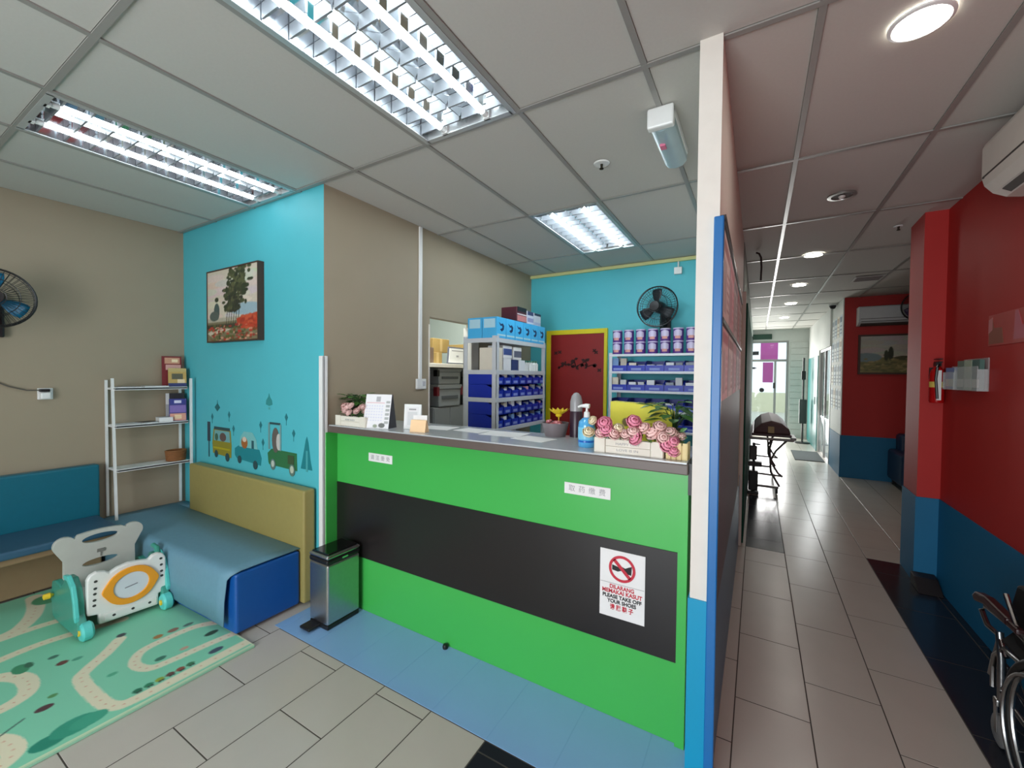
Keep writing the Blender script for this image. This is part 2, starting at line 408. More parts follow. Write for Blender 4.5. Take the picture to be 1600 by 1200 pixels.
# doors
RD = M('dark_red_door', (134, 14, 10), 0.5, var=0.06)
d = struct(B(-2.115, 4.505, 0.005, -1.468, 4.535, 1.972).build('door_1', RD), 'dark red door in a yellow frame on the turquoise wall')
YF = M('yellow_door_frame', (214, 200, 24), 0.45)
MB().box(-2.172, 4.495, 0, -2.115, 4.535, 2.025).box(-2.115, 4.495, 1.972, -1.468, 4.535, 2.025).box(-1.468, 4.495, 0, -1.432, 4.535, 2.025).build('door_frame', YF, d, bev=0.003)
vine = MB(); INK = M('black_decal', (50, 8, 8), 0.7)
random.seed(3)
def leaf2(mb, cx, cz, r, ang, y):
    p = [(cx + r * math.cos(R(ang)) * t + s_ * r * 0.32 * math.sin(R(ang)) * math.sin(math.pi * t), cz + r * math.sin(R(ang)) * t - s_ * r * 0.32 * math.cos(R(ang)) * math.sin(math.pi * t))
         for t, s_ in [(0, 0), (0.3, 1), (0.6, 1), (1, 0), (0.6, -1), (0.3, -1)]]
    mb.prism(p, 'y', y, y - 0.0015)
pts = [(-1.99, 1.60), (-1.93, 1.63), (-1.86, 1.62), (-1.82, 1.68), (-1.80, 1.60), (-1.74, 1.63), (-1.68, 1.66), (-1.66, 1.60), (-1.60, 1.62)]
for a, b in zip(pts[:-1], pts[1:]): vine.tube([(a[0], 4.503, a[1]), (b[0], 4.503, b[1])], 0.006, 5)
for p in pts:
    for q in range(3): leaf2(vine, p[0], p[1], random.uniform(0.03, 0.06), random.uniform(0, 360), 4.504)
for p in [(-2.05, 1.76), (-1.56, 1.76), (-1.52, 1.56), (-2.0, 1.77), (-1.58, 1.78)]:
    for q in (40, 140, 220, 320): leaf2(vine, p[0], p[1], 0.028, q, 4.504)
vine.build('flower_decal', INK, d)
d = struct(MB().box(1.055, 10.5, 0.0, 1.07, 12.3, 1.95).build('door_2', M('teal_door', (40, 130, 128), 0.4), bev=0.004), 'turquoise door at the far end of the corridor')
MB().cyl((1.03, 10.62, 0.95), (1.03, 10.62, 1.1), 0.01, 8).build('door_handle', CHROME, d)
DF = M('grey_door_frame', (150, 152, 150), 0.4, 0.3)
d = struct(MB().box(-0.20, 12.5, 0, -0.15, 12.55, 2.42).box(0.615, 12.5, 0, 0.665, 12.55, 2.42).box(-0.15, 12.5, 2.375, 0.615, 12.55, 2.42).box(-0.15, 12.5, 1.90, 0.615, 12.55, 1.955)
           .box(0.36, 12.5, 0, 0.41, 12.55, 1.90).box(-0.15, 12.5, 0, 0.615, 12.55, 0.12).build('door_3', DF), 'grey framed glass door at the far end of the corridor')
for x0, x1, z0, z1 in ((-0.15, 0.36, 0.12, 1.90), (0.41, 0.615, 0.12, 1.90), (-0.15, 0.615, 1.955, 2.375)):
    B(x0, 12.522, z0, x1, 12.528, z1).build('pane', GLASS, d)
MB().lathe([(0.001, -0.004), (0.055, -0.004), (0.055, 0.0), (0.001, 0.0)], (0.10, 12.515, 1.17), 'y', 18).build('sticker', BLACK, d)
MB().box(0.345, 12.47, 1.22, 0.385, 12.50, 1.36).build('door_lock', BLACK, d)
d = struct(MB().box(1.09, 9.03, 0, 1.13, 9.08, 2.05).box(1.09, 10.40, 0, 1.13, 10.45, 2.05).box(1.09, 9.08, 2.0, 1.13, 10.40, 2.05).box(1.09, 9.72, 0, 1.13, 9.76, 2.0).build('door_4', DF), 'glass side door near the rear of the corridor')
for y0, y1 in ((9.08, 9.72), (9.76, 10.40)): B(1.107, y0, 0.05, 1.113, y1, 2.0).build('pane', GLASS, d)
# outside
struct(B(-30, 12.7, -0.25, 40, 45, -0.2).build('ground_outside', M('pale_paving', (200, 196, 180), 0.8)))
struct(B(1.3, -4, -0.25, 30, 12.69, -0.2).build('ground_side', M('pale_paving', (200, 196, 180), 0.8)))
# ------------------------------------------------------------------ ceiling lights
TUBE = M('fluorescent_tube', (236, 248, 255), 0.4, var=0, emit=TUBE_STRENGTH)
MIRROR = M('mirror_reflector', (225, 228, 230), 0.10, 1.0, var=0)
BLADE = M('silver_louver', (112, 116, 120), 0.35)
FRAMEW = M('light_frame', (196, 200, 200), 0.35, 0.4)
def troffer(x0, y0, label, power=1.0):
    TUBE = M('fluorescent_tube_%d' % int(power * 100), (236, 248, 255), 0.4, var=0, emit=TUBE_STRENGTH * power)
    x1, y1 = x0 + 0.56, y0 + 1.1235
    t = thing('ceiling_light', label, 'light', ((x0 + x1) / 2, (y0 + y1) / 2, ZC - 0.02), 'recessed twin tube ceiling lights')
    a, b, c, d = x0 + 0.03, x1 - 0.03, y0 + 0.02, y1 - 0.02
    MB().box(a, c, ZC + 0.085, b, d, ZC + 0.095).box(a - 0.006, c, ZC, a, d, ZC + 0.095).box(b, c, ZC, b + 0.006, d, ZC + 0.095).box(a, c - 0.006, ZC, b, c, ZC + 0.095).box(a, d, ZC, b, d + 0.006, ZC + 0.095).build('housing', FRAMEW, t)
    MB().box(a - 0.018, c - 0.018, ZC - 0.004, a + 0.008, d + 0.018, ZC).box(b - 0.008, c - 0.018, ZC - 0.004, b + 0.018, d + 0.018, ZC).box(a, c - 0.018, ZC - 0.004, b, c + 0.008, ZC).box(a, d - 0.008, ZC - 0.004, b, d + 0.018, ZC).build('rim', FRAMEW, t)
    w2 = (b - a) / 2; cs = [a + w2 / 2, a + w2 * 1.5]
    for s in (0, 1): MB().box(a + w2 * s + .001, c, ZC + 0.062, a + w2 * (s + 1) - .001, d, ZC + 0.066).build('reflector', MIRROR, t)
    for x_ in (a, b - .003): MB().box(x_, c, ZC + 0.001, x_ + .003, d, ZC + 0.062).build('side_reflector', MIRROR, t)
    MB().prism([(a + w2 - .012, ZC + .062), (a + w2 - .002, ZC + .02), (a + w2 + .002, ZC + .02), (a + w2 + .012, ZC + .062)], 'y', c, d).build('centre_ridge', MIRROR, t)
    n = 11; first = None
    for cx in cs:
        for s in (-1, 1):
            for k in range(n):
                y = c + 0.05 + (d - c - 0.1) * k / (n - 1)
                if first is None:
                    mb = MB(); f = ORG[t.name]; L = w2 / 2 - 0.03
                    # wedge-shaped cross blade: wide at the top, a thin lower edge
                    mb.add([(f[0] - L / 2, f[1] - 0.004, f[2] + 0.080), (f[0] + L / 2, f[1] - 0.004, f[2] + 0.080), (f[0] + L / 2, f[1] + 0.004, f[2] + 0.080), (f[0] - L / 2, f[1] + 0.004, f[2] + 0.080),
                            (f[0] - L / 2, f[1] - 0.004, f[2] + 0.028), (f[0] + L / 2, f[1] - 0.004, f[2] + 0.028), (f[0] + L / 2, f[1] + 0.004, f[2] + 0.028), (f[0] - L / 2, f[1] + 0.004, f[2] + 0.028)],
                           [(0, 1, 2, 3), (7, 6, 5, 4), (0, 4, 5, 1), (1, 5, 6, 2), (2, 6, 7, 3), (3, 7, 4, 0)])
                    first = mb.build('louver_blade', BLADE, t); f0 = first
                    first.location = Vector((cx + s * (w2 / 4 + 0.008), y, f[2])) - Vector(f)
                else: piece(first, t, Vector((cx + s * (w2 / 4 + 0.008), y, ORG[t.name][2])) - Vector(ORG[t.name]))
    for cx in cs:
        o = MB().cyl((cx, c + 0.05, ZC + 0.013), (cx, d - 0.05, ZC + 0.013), 0.014, 14).build('tube', TUBE, t, smooth=True)
        for ya, yb in ((c + .022, c + .05), (d - .05, d - .022)): MB().cyl((cx, ya, ZC + 0.013), (cx, yb, ZC + 0.013), 0.0155, 14).build('tube_cap', WHITE, o, smooth=True)
        for ya in (c, d - .02): MB().box(cx - 0.016, ya, ZC - .004, cx + 0.016, ya + .02, ZC + 0.058).build('lamp_holder', WHITE, t)
    return t
troffer(-3.2, 0.55, 'recessed twin tube light touching the turquoise wall above the painting', 0.40)
troffer(-1.52, 0.55, 'large recessed twin tube light with white louvers nearest the camera', 1.25)
troffer(-1.52, 2.797, 'recessed twin tube light over the area behind the reception counter', 1.8)
DL = M('downlight_lens', (255, 250, 240), 0.4, var=0, emit=DOWNLIGHT_STRENGTH)
DLABEL = ['large round white downlight above the near end of the corridor', 'round corridor downlight just before the far red wall', 'second round downlight along the corridor, past the red pillar',
          'third small round downlight along the corridor towards the glass door', 'farthest small round downlight near the glass end door']
for (x, y), lb in zip([(0.45, 1.92), (0.448, 5.02), (0.445, 6.56), (0.446, 8.14), (0.44, 10.0)], DLABEL):
    t = thing('downlight', lb, 'light', (x, y, ZC - 0.006), 'round corridor downlights')
    MB().lathe([(0.072, 0.004), (0.086, 0.004), (0.086, -0.002), (0.076, -0.006), (0.072, -0.004)], (x, y, ZC - 0.004), 'z', 28).build('trim_ring', WHITE, t, smooth=True)
    MB().lathe([(0.001, -0.003), (0.05, -0.0035), (0.0725, -0.001), (0.0725, 0.003), (0.001, 0.003)], (x, y, ZC - 0.004), 'z', 28).build('lens', DL, t, smooth=True)
t = thing('spotlight', 'small unlit recessed spotlight in the ceiling of the near corridor', 'light', (0.455, 3.48, ZC - 0.02))
MB().lathe([(0.055, 0.0), (0.078, 0.0), (0.078, -0.008), (0.058, -0.010)], (0.455, 3.48, ZC), 'z', 24).build('trim_ring', STEEL, t, smooth=True)
MB().lathe([(0.001, 0.0), (0.056, 0.0), (0.056, -0.006), (0.001, -0.006)], (0.455, 3.48, ZC), 'z', 24).build('recess', M('dark_recess', (70, 60, 58), 0.6), t)
MB().ell((0.455, 3.48, ZC - 0.008), (0.02, 0.02, 0.014), 12, 6).build('bulb', M('frosted_bulb', (230, 226, 220), 0.3), t, smooth=True)
# small ceiling devices
t = thing('emergency_light', 'white emergency light box fixed to the ceiling left of the white column', 'emergency light', (-0.395, 2.15, 2.60))
MB().box(-0.452, 1.955, 2.665, -0.338, 2.375, 2.70).build('back_plate', WHITE, t, bev=0.004)
MB().box(-0.452, 1.945, 2.61, -0.338, 1.985, 2.70).build('end_cap', WHITE, t, bev=0.008)
MB().prism([(-0.448, 2.67), (-0.448, 2.635), (-0.43, 2.615), (-0.395, 2.606), (-0.36, 2.615), (-0.342, 2.635), (-0.342, 2.67)], 'y', 1.985, 2.372).build('diffuser', M('frosted_diffuser', (168, 190, 196), 0.25), t, smooth=True)
MB().box(-0.425, 2.1, 2.600, -0.40, 2.14, 2.612).build('indicator', M('pink_indicator', (220, 120, 150), 0.4), t)
def sprinkler(x, y, label, r=0.03):
    t = thing('sprinkler', label, 'sprinkler', (x, y, ZC - 0.04))
    MB().lathe([(0.001, 0), (r, 0), (r * 0.9, -0.006), (0.001, -0.006)], (x, y, ZC - 0.001), 'z', 18).build('escutcheon', WHITE, t, smooth=True)
    MB().lathe([(0.001, 0), (0.008, 0), (0.006, -0.02), (0.012, -0.024), (0.012, -0.028), (0.001, -0.03)], (x, y, ZC - 0.006), 'z', 10).build('head', M('dark_brass', (60, 54, 44), 0.4, 0.8), t, smooth=True)
sprinkler(-0.782, 2.307, 'small ceiling sprinkler above the reception counter', 0.045)
sprinkler(0.934, 4.39, 'small dark sprinkler in the ceiling beside the red pillar', 0.03)
t = thing('ceiling_vent', 'flat pale ceiling vent in front of the far red wall', 'vent', (1.12, 6.5, ZC - 0.01))
MB().box(0.98, 6.35, ZC - 0.008, 1.26, 6.65, ZC - 0.002).build('vent_frame', M('vent_paint', (188, 186, 184), 0.5), t, bev=0.003)
for i in range(5): B(1.0, 6.39 + i * 0.05, ZC - 0.012, 1.24, 6.415 + i * 0.05, ZC - 0.006).build('vent_slat', M('vent_slat', (120, 112, 110), 0.5), t)
o = MB().tube([(-0.03, 4.64, ZC - 0.012), (-0.01, 4.66, ZC - 0.018), (0.008, 4.69, ZC - 0.05), (0.014, 4.70, ZC - 0.14), (0.010, 4.70, ZC - 0.27)], 0.009, 8).build('hanging_cable', M('dark_cable', (58, 48, 48), 0.5), smooth=True)
tag(o, 'dark cable end hanging from the corridor ceiling near the partition', 'cable')
t = thing('dome_camera', 'small dark camera at the ceiling corner beside the far red wall', 'camera', (1.06, 8.6, 2.60))
MB().lathe([(0.001, -0.07), (0.03, -0.06), (0.045, -0.03), (0.05, 0)], (1.045, 8.6, 2.695), 'z', 16).build('dome', BLACK, t, smooth=True)
MB().lathe([(0.055, -0.012), (0.06, 0), (0.001, 0)], (1.045, 8.6, 2.699), 'z', 16).build('base_ring', WHITE, t)
t = thing('exit_sign', 'dark green sign box above the far glass door', 'sign', (0.05, 12.45, 2.46))
B(-0.12, 12.44, 2.465, 0.30, 12.49, 2.595).build('sign_box', M('dark_green_sign', (24, 66, 52), 0.4), t, bev=0.004)

# ------------------------------------------------------------------ reception counter
GREEN = M('green_laminate', (66, 178, 80), 0.32, scale=4, var=0.03)
GREEN_SHADED = M('shaded_green_laminate', (60, 168, 72), 0.35, scale=4, var=0.03)  # counter green darkened to carry the shade on the left return panel
c = thing('reception_counter', 'bright green reception counter with a black band and grey worktop', 'counter', (-1.3, 1.9, 0))
B(-2.378, 1.784, 0.003, -0.262, 1.80, 1.117).build('front_panel', GREEN, c)
B(-2.395, 1.702, 0.003, -2.378, 2.05, 1.117).build('side_panel', GREEN_SHADED, c)
B(-0.262, 1.768, 0.003, -0.226, 2.05, 1.117).build('side_panel', GREEN, c)
B(-2.376, 1.779, 0.337, -0.2625, 1.785, 0.788).build('black_band', M('black_laminate', (30, 27, 27), 0.3, var=0.04), c)
B(-2.388, 1.715, 1.119, -0.222, 2.16, 1.160).build('worktop', M('brown_grey_worktop_edge', (96, 84, 78), 0.4), c, bev=0.004)
B(-2.38, 1.722, 1.160, -0.228, 2.155, 1.1665).build('worktop_glass', M('glossy_grey_worktop', (184, 190, 192), 0.10, scale=25, var=0.10), c)
B(-0.224, 1.735, 1.04, -0.2115, 2.1, 1.162).build('end_cap', BLACK, c)
B(-2.37, 1.80, 0.04, -0.27, 2.10, 0.70).build('desk_body', M('desk_carcass', (150, 150, 146), 0.5), c)
TOP = 1.1667
INKG = M('grey_print', (168, 168, 170), 0.6); REDI = M('red_print', (196, 40, 60), 0.6); BLKI = M('black_print', (26, 24, 26), 0.6)
def counter_label(x0, x1, text, label):
    t = thing('counter_label', label, 'label', ((x0 + x1) / 2, 1.783, 0.958), 'white label strips on the counter')
    t = B(x0, 1.7815, 0.957, x1, 1.784, 1.008).build('strip', PAPER, t)
    n = len(text)
    for i, ch in enumerate(text):
        lettering(ch, (x0 + (x1 - x0) * (0.17 + 0.66 * i / (n - 1)), 1.781, 0.982), 0.032, INKG, t, (1, 0, 0), (0, 0, 1), name='character')
counter_label(-2.077, -1.872, '请注册处', 'small white label strip at the left end of the green counter')
counter_label(-0.760, -0.543, '取药缴费', 'white label strip of four characters above the shoe notice')
# shoe notice
t = thing('notice', 'white notice with red no-shoes symbol on the black band', 'sign', (-0.486, 1.778, 0.45))
t = B(-0.583, 1.7765, 0.449, -0.389, 1.7795, 0.743).build('sheet', PAPER, t)
yy = 1.776
def annulus(r0, r1, cx, cz, y, th=0.0008, n=36):
    return MB().holed(ring2(cx, cz, r1, r1, n), [ring2(cx, cz, r0, r0, n)], 'y', y, y - th)
sx, sz = -0.486, 0.668
MB().prism([(sx - 0.043, sz + 0.012), (sx - 0.043, sz - 0.010), (sx - 0.018, sz - 0.014), (sx, sz - 0.006), (sx + 0.018, sz - 0.016), (sx + 0.04, sz - 0.018), (sx + 0.042, sz + 0.020), (sx + 0.028, sz + 0.014), (sx + 0.014, sz + 0.006),
            (sx, sz + 0.010), (sx - 0.016, sz + 0.006)], 'y', yy, yy - 0.0006).build('shoe_symbol', BLKI, t)
annulus(0.046, 0.0575, sx, sz, yy - 0.0004).build('prohibition_ring', REDI, t)
MB().prism([(sx - 0.040, sz + 0.030), (sx - 0.030, sz + 0.040), (sx + 0.040, sz - 0.030), (sx + 0.030, sz - 0.040)], 'y', yy - 0.0006, yy - 0.0012).build('slash', REDI, t)
B(-0.580, yy - 0.0006, 0.597, -0.392, yy, 0.599).build('rule_line', INKG, t)
for tx, z, s, m, wd in (('DILARANG', 0.583, 0.024, REDI, 0.105), ('MEMAKAI KASUT', 0.562, 0.024, REDI, 0.172), ('PLEASE TAKE OFF', 0.540, 0.022, BLKI, 0.168), ('YOUR SHOES', 0.519, 0.022, BLKI, 0.125), ('请 脱 鞋 子', 0.493, 0.026, REDI, 0.10)):
    lettering(tx, (-0.486, yy - 0.0003, z), s, m, t, (1, 0, 0), (0, 0, 1), bold=0.0007, width=wd)
o = MB().lathe([(0.001, 0), (0.014, 0), (0.016, 0.01), (0.012, 0.022), (0.001, 0.024)], (-1.442, 1.762, 0.002), 'z', 14).build('floor_stopper', BLACK, smooth=True)
tag(o, 'tiny black stopper on the blue floor at the foot of the counter', 'stopper')

# ---- planters on the counter
PICK = M('white_picket_wood', (226, 222, 208), 0.6, scale=40); PINE = M('pale_pine_wood', (224, 204, 150), 0.6, scale=40, var=0.08)
PINK = [M('rose_pink_petal', (236, 146, 172), 0.7), M('pale_pink_petal', (244, 202, 196), 0.7), M('cream_petal', (244, 232, 196), 0.7), M('dusty_pink_petal', (226, 186, 180), 0.7)]
LEAF = M('leaf_green', (74, 126, 52), 0.5, var=0.2); LEAF2 = M('dark_leaf', (48, 84, 40), 0.5, var=0.2)
def rose(mb, c, r, rnd):
    c = Vector(c)
    # a full round bloom: overlapping cupped petals in three whorls around a small heart
    ax = Vector((rnd.uniform(-.5, .5), -0.75, rnd.uniform(.35, .9))).normalized(); u = ax.orthogonal().normalized(); w = ax.cross(u)
    for ringn, (n, rad, tip_in, dz) in enumerate([(6, 1.0, 0.80, -0.28), (5, 0.78, 0.62, 0.0), (4, 0.52, 0.36, 0.2)]):
        for k in range(n):
            a0 = 2 * math.pi * (k + 0.5 * ringn) / n + rnd.uniform(-.15, .15); hw = 1.25 * math.pi / n; L = r * rad
            rows = []
            for j, (q, h) in enumerate([(0.30, -0.30), (0.92, -0.02), (1.04, 0.26), (tip_in + .16, 0.46)]):
                wj = hw * (0.75, 1.0, 1.0, 0.6)[j]
                rows.append([c + ax * (h * r * (.75 + .25 * rad) + dz * r) + (u * math.cos(a0 + wj * s) + w * math.sin(a0 + wj * s)) * (L * q * (1.0 - 0.06 * abs(s))) for s in (-1, 0, 1)])
            vs = [p for row in rows for p in row]
            mb.add(vs, [(3 * j + i, 3 * j + i + 1, 3 * j + i + 4, 3 * j + i + 3) for j in range(3) for i in range(2)])
    mb.ell(c + ax * (r * 0.15), (r * 0.3, r * 0.3, r * 0.3), 8, 5)
def leafq(mb, base, d, L, wd, droop=0.25):
    base, d = Vector(base), Vector(d).normalized(); sd = d.cross(Vector((0, 0, 1)))
    sd = sd.normalized() if sd.length > 1e-3 else Vector((1, 0, 0)); dn = Vector((0, 0, -1))
    m1 = base + d * L * 0.35; m2 = base + d * L * 0.7 + dn * L * droop * 0.4; tp = base + d * L + dn * L * droop
    mb.add([base, m1 + sd * wd * 0.5, m2 + sd * wd * 0.42, tp, m2 - sd * wd * 0.42, m1 - sd * wd * 0.5, m1 + dn * wd * 0.12, m2 + dn * wd * 0.12],
           [(0, 1, 6), (1, 2, 7, 6), (2, 3, 7), (3, 4, 7), (4, 5, 6, 7), (5, 0, 6)])
def planter(label, x0, x1, y0, y1, h, np_, wood, texts, flowers, seed, group=None, leaves=14, fr=0.03, rot=0.0):
    cx, cy = (x0 + x1) / 2, (y0 + y1) / 2
    t = thing('flower_planter', label, 'planter', (cx, cy, TOP), group, local=True, rotz=rot)
    x0, x1, y0, y1 = x0 - cx, x1 - cx, y0 - cy, y1 - cy
    rnd = random.Random(seed)
    MB().box(x0 + .006, y0 + .006, 0, x1 - .006, y1 - .006, h * 0.85).build('planter_box', wood, t)
    n = np_; w_ = (x1 - x0) / n
    if n > 5:      # plain front board between wider end posts
        for a_, b_ in ((x0, x0 + .05), (x1 - .05, x1)): B(a_ + .001, y0 - .002, 0, b_ - .001, y0 + .007, h + .003).build('slat', wood, t, bev=0.0015)
        for q in (0, 1): B(x0 + .051, y0, h * .5 * q + .0005, x1 - .051, y0 + .007, h * .5 * (q + 1) - .0005).build('slat', wood, t, bev=0.001)
    else:
        for k in range(n): B(x0 + k * w_ + .002, y0, 0, x0 + (k + 1) * w_ - .002, y0 + .007, h).build('slat', wood, t, bev=0.0015)
    nd = max(2, round((y1 - y0) / 0.045)); d_ = (y1 - y0) / nd
    for k in range(nd):
        for xx in (x0 - .001, x1 - .006): B(xx, y0 + k * d_ + .002, 0, xx + .007, y0 + (k + 1) * d_ - .002, h).build('slat', wood, t, bev=0.0015)
    if texts: 
        for tx, zz, wd in texts: lettering(tx, (0, y0 - .0006, zz), 0.014, INKG, t, (1, 0, 0), (0, 0, 1), width=wd)
    st = MB()
    for (fx, fy, fz, mi, r) in flowers:
        mb = MB(); rose(mb, (fx, fy, fz), r, rnd); mb.build('flower', PINK[mi], t, smooth=True)
        st.tube([(fx * 0.8, fy * 0.6, h * 0.8), (fx, fy, fz)], 0.002, 5)
    st.build('stems', LEAF2, t)
    for k in range(leaves):
        mb = MB(); a = rnd.uniform(0, 6.28)
        bx, by = rnd.uniform(x0 * .85, x1 * .85), rnd.uniform(y0 * .5, y1 * .5)
        leafq(mb, (bx, by, h + rnd.uniform(0.0, 0.04)), (math.cos(a), math.sin(a) - 0.4, rnd.uniform(-0.1, 0.6)), rnd.uniform(.035, .06), rnd.uniform(.018, .03)); mb.build('leaf', LEAF, t)
    return t
rnd = random.Random(5)
fl = []
for k in range(16): fl.append((-0.13 + 0.0165 * k + rnd.uniform(-.008, .008), rnd.uniform(-.045, .03), 0.085 + rnd.uniform(0, .045), [1, 3, 3, 1, 3][k % 5], rnd.uniform(.019, .026)))
planter('white picket planter of pale dried flowers beside the desk calendar', -2.34, -2.06, 1.74, 1.84, 0.062, 7, PICK, [('HOME SWEET', 0.04, 0.09)], fl, 2, 'flower planters on the counter')
fl = [(-0.16, -.03, .135, 2, .022), (-0.17, -.05, .085, 2, .028), (-0.105, -.03, .125, 0, .036), (-0.09, -.05, .10, 0, .034), (-0.115, -.05, .085, 1, .026), (-0.045, -.02, .105, 2, .028), (-0.055, -.05, .085, 1, .028), (-0.01, -.04, .085, 1, .026), (0.02, -.02, .14, 0, .034),
      (0.025, -.05, .10, 1, .03), (0.035, -.055, .075, 0, .032), (0.06, -.02, .115, 1, .03), (0.10, -.03, .10, 1, .034), (0.125, -.02, .125, 3, .03), (0.145, -.05, .085, 1, .03), (0.16, -.055, .055, 0, .03), (0.18, -.04, .07, 0, .03), (0.185, -.05, .035, 0, .026), (0.165, -.02, .105, 3, .028), (0.01, .02, .10, 2, .026)]
planter('white picket planter of bright pink roses next to the hand sanitizer', -0.612, -0.322, 1.758, 1.85, 0.062, 9, PICK, [('HAPPY DAY', 0.043, 0.10), ('LOVE IS IN', 0.017, 0.09)], fl, 4, 'flower planters on the counter', leaves=22)
planter('pale pine planter at the right end of the counter by the column', -0.312, -0.232, 1.76, 1.84, 0.068, 4, PINE, None, [(-.015, 0.0, .10, 1, .02), (.01, .01, .09, 3, .02)], 6, 'flower planters on the counter', leaves=10)
# foliage plants
def leafy(label, c, seed, n, spread, L, pot, name='leafy_plant'):
    t = thing(name, label, 'plant', (c[0], c[1], c[2])); rnd = random.Random(seed)
    MB().lathe([(0.03, 0), (0.04, pot), (0.036, pot), (0.001, pot - 0.01)], c, 'z', 16).build('pot', M('dark_pot', (60, 52, 44), 0.6), t, smooth=True)
    st = MB()
    for k in range(n):
        a = rnd.uniform(0, 6.28); rr = rnd.uniform(0.1, 1) * spread; zz = c[2] + pot + rnd.uniform(0.25, 1.0) * (spread * 1.1)
        p = (c[0] + rr * math.cos(a), c[1] + rr * math.sin(a), zz)
        st.tube([(c[0], c[1], c[2] + pot * .9), ((c[0] + p[0]) / 2, (c[1] + p[1]) / 2, zz - 0.01), p], 0.002, 5)
        mb = MB(); leafq(mb, p, (math.cos(a), math.sin(a), rnd.uniform(-.2, .5)), L * rnd.uniform(.8, 1.3), L * .55); mb.build('leaf', LEAF if k % 3 else LEAF2, t)
    st.build('stems', LEAF2, t)
leafy('small green plant behind the pale dried flowers at the counter end', (-2.33, 1.90, TOP), 3, 44, 0.075, 0.06, 0.11)
leafy('broad green plant behind the pink roses near the column', (-0.33, 2.08, TOP), 8, 34, 0.11, 0.085, 0.09)
# calendar
t = thing('desk_calendar', 'white desk calendar standing beside the pale dried flowers', 'calendar', (-2.01, 1.81, TOP), local=True, rotz=R(14))
MB().prism([(-.045, 0), (.045, 0), (0.004, .205), (-.004, .205)], 'x', -.09, .09).build('stand', M('calendar_card', (70, 72, 78), 0.6), t)
cv = Canvas(.18, .205, 60, (236, 236, 238))
cv.rect(.075, .16, .105, .19, (176, 176, 180)); cv.rect(.01, .15, .135, .154, (220, 150, 150))
for r_ in range(6):
    for q in range(7): cv.rect(.012 + q * .0175, .045 + r_ * .017, .022 + q * .0175, .052 + r_ * .017, (214, 216, 232))
for r_ in range(6): cv.rect(.145, .03 + r_ * .024, .172, .045 + r_ * .024, (172, 176, 174))
cv.ell(.13, .02, .022, .014, (110, 114, 110)); cv.ell(.085, .015, .015, .01, (150, 160, 140))
cv.build('printed_page', (-.09, -.0475, .0), (.18, 0, 0), (0, .0415, .205), t)
# small frame and card
t = thing('desk_notice', 'small white framed notice standing right of the desk calendar', 'frame', (-1.785, 1.86, TOP), local=True, rotz=R(16))
MB().prism([(-.008, 0), (.03, 0), (.016, .012), (.012, .15), (.004, .15)], 'x', -.056, .056).build('frame', WHITE, t, bev=.002)
cv = Canvas(.085, .12, 30, (226, 226, 226)); cv.rect(.02, .10, .065, .108, (150, 150, 150)); cv.rect(.012, .012, .073, .09, (206, 208, 208))
cv.build('insert', (-.0425, -.0078, .014), (.085, 0, 0), (0, .0095, .12), t)
t = thing('name_card_stand', 'small white and peach card stand in front of the framed notice', 'card stand', (-1.668, 1.79, TOP), local=True, rotz=R(12))
MB().prism([(-.02, 0), (.03, 0), (.006, .07), (-.004, .07)], 'x', -.05, .05).build('stand', M('peach_card', (242, 206, 160), 0.6), t, bev=.002)
MB().box(-.045, .012, .04, .045, .02, .095).build('back_card', PAPER, t)
# sanitizer
t = thing('hand_sanitizer', 'blue pump bottle of hand sanitizer on the counter', 'bottle', (-0.685, 1.86, TOP))
BL = M('blue_gel', (84, 172, 226), 0.12, var=0.04, coat=0.6); MB().lathe([(.001, 0), (.036, 0), (.039, .006), (.039, .10), (.036, .118), (.022, .132), (.012, .138), (.001, .138)], (-0.685, 1.86, TOP), 'z', 24).build('bottle', BL, t, smooth=True)
MB().lathe([(.0393, .024), (.0397, .025), (.0397, .031), (.0393, .032)], (-0.685, 1.86, TOP), 'z', 24).build('dark_band', M('royal_blue_band', (10, 90, 180), 0.3), t)
MB().lathe([(.0393, .038), (.0398, .039), (.0398, .092), (.0393, .093)], (-0.685, 1.86, TOP), 'z', 24).build('label', M('sky_label', (120, 196, 226), 0.4), t)
lettering('GEL', (-0.672, 1.8195, TOP + .07), .02, M('navy_print', (20, 70, 140), 0.5), t, (1, .25, 0), (0, 0, 1))
MB().lathe([(.014, .138), (.015, .14), (.013, .162), (.006, .166), (.005, .185), (.001, .186)], (-0.685, 1.86, TOP), 'z', 16).build('collar', WHITE, t, smooth=True)
MB().tube([(-0.672, 1.858, TOP + .190), (-0.69, 1.858, TOP + .192), (-0.715, 1.857, TOP + .190), (-0.727, 1.857, TOP + .184)], [.011, .010, .006, .005], 10).build('pump_head', WHITE, t, smooth=True)
# items behind the flowers
t = thing('yellow_box', 'yellow printed carton standing behind the pink roses', 'box', (-0.50, 2.10, TOP))
YEL = M('yellow_carton', (222, 214, 60), 0.55)
MB().prism([(-.635, TOP), (-.635, TOP + .205), (-.42, TOP + .195), (-.34, TOP + .165), (-.34, TOP)], 'y', 2.06, 2.14).build('carton', YEL, t, bev=.002)
cv = Canvas(.27, .14, 70, (222, 214, 60)); cv.ell(.065, .09, .018, .02, (120, 100, 50)); cv.rect(.1, .085, .2, .092, (180, 164, 40)); cv.rect(.1, .07, .22, .076, (176, 160, 40)); cv.rect(.1, .055, .19, .06, (176, 160, 40)); cv.rect(.02, .02, .25, .03, (200, 188, 50))
cv.build('print', (-.62, 2.0595, TOP + .015), (.27, 0, 0), (0, 0, .14), t)
t = thing('basket', 'low grey basket of small sweets behind the sanitizer bottle', 'basket', (-0.95, 2.09, TOP))
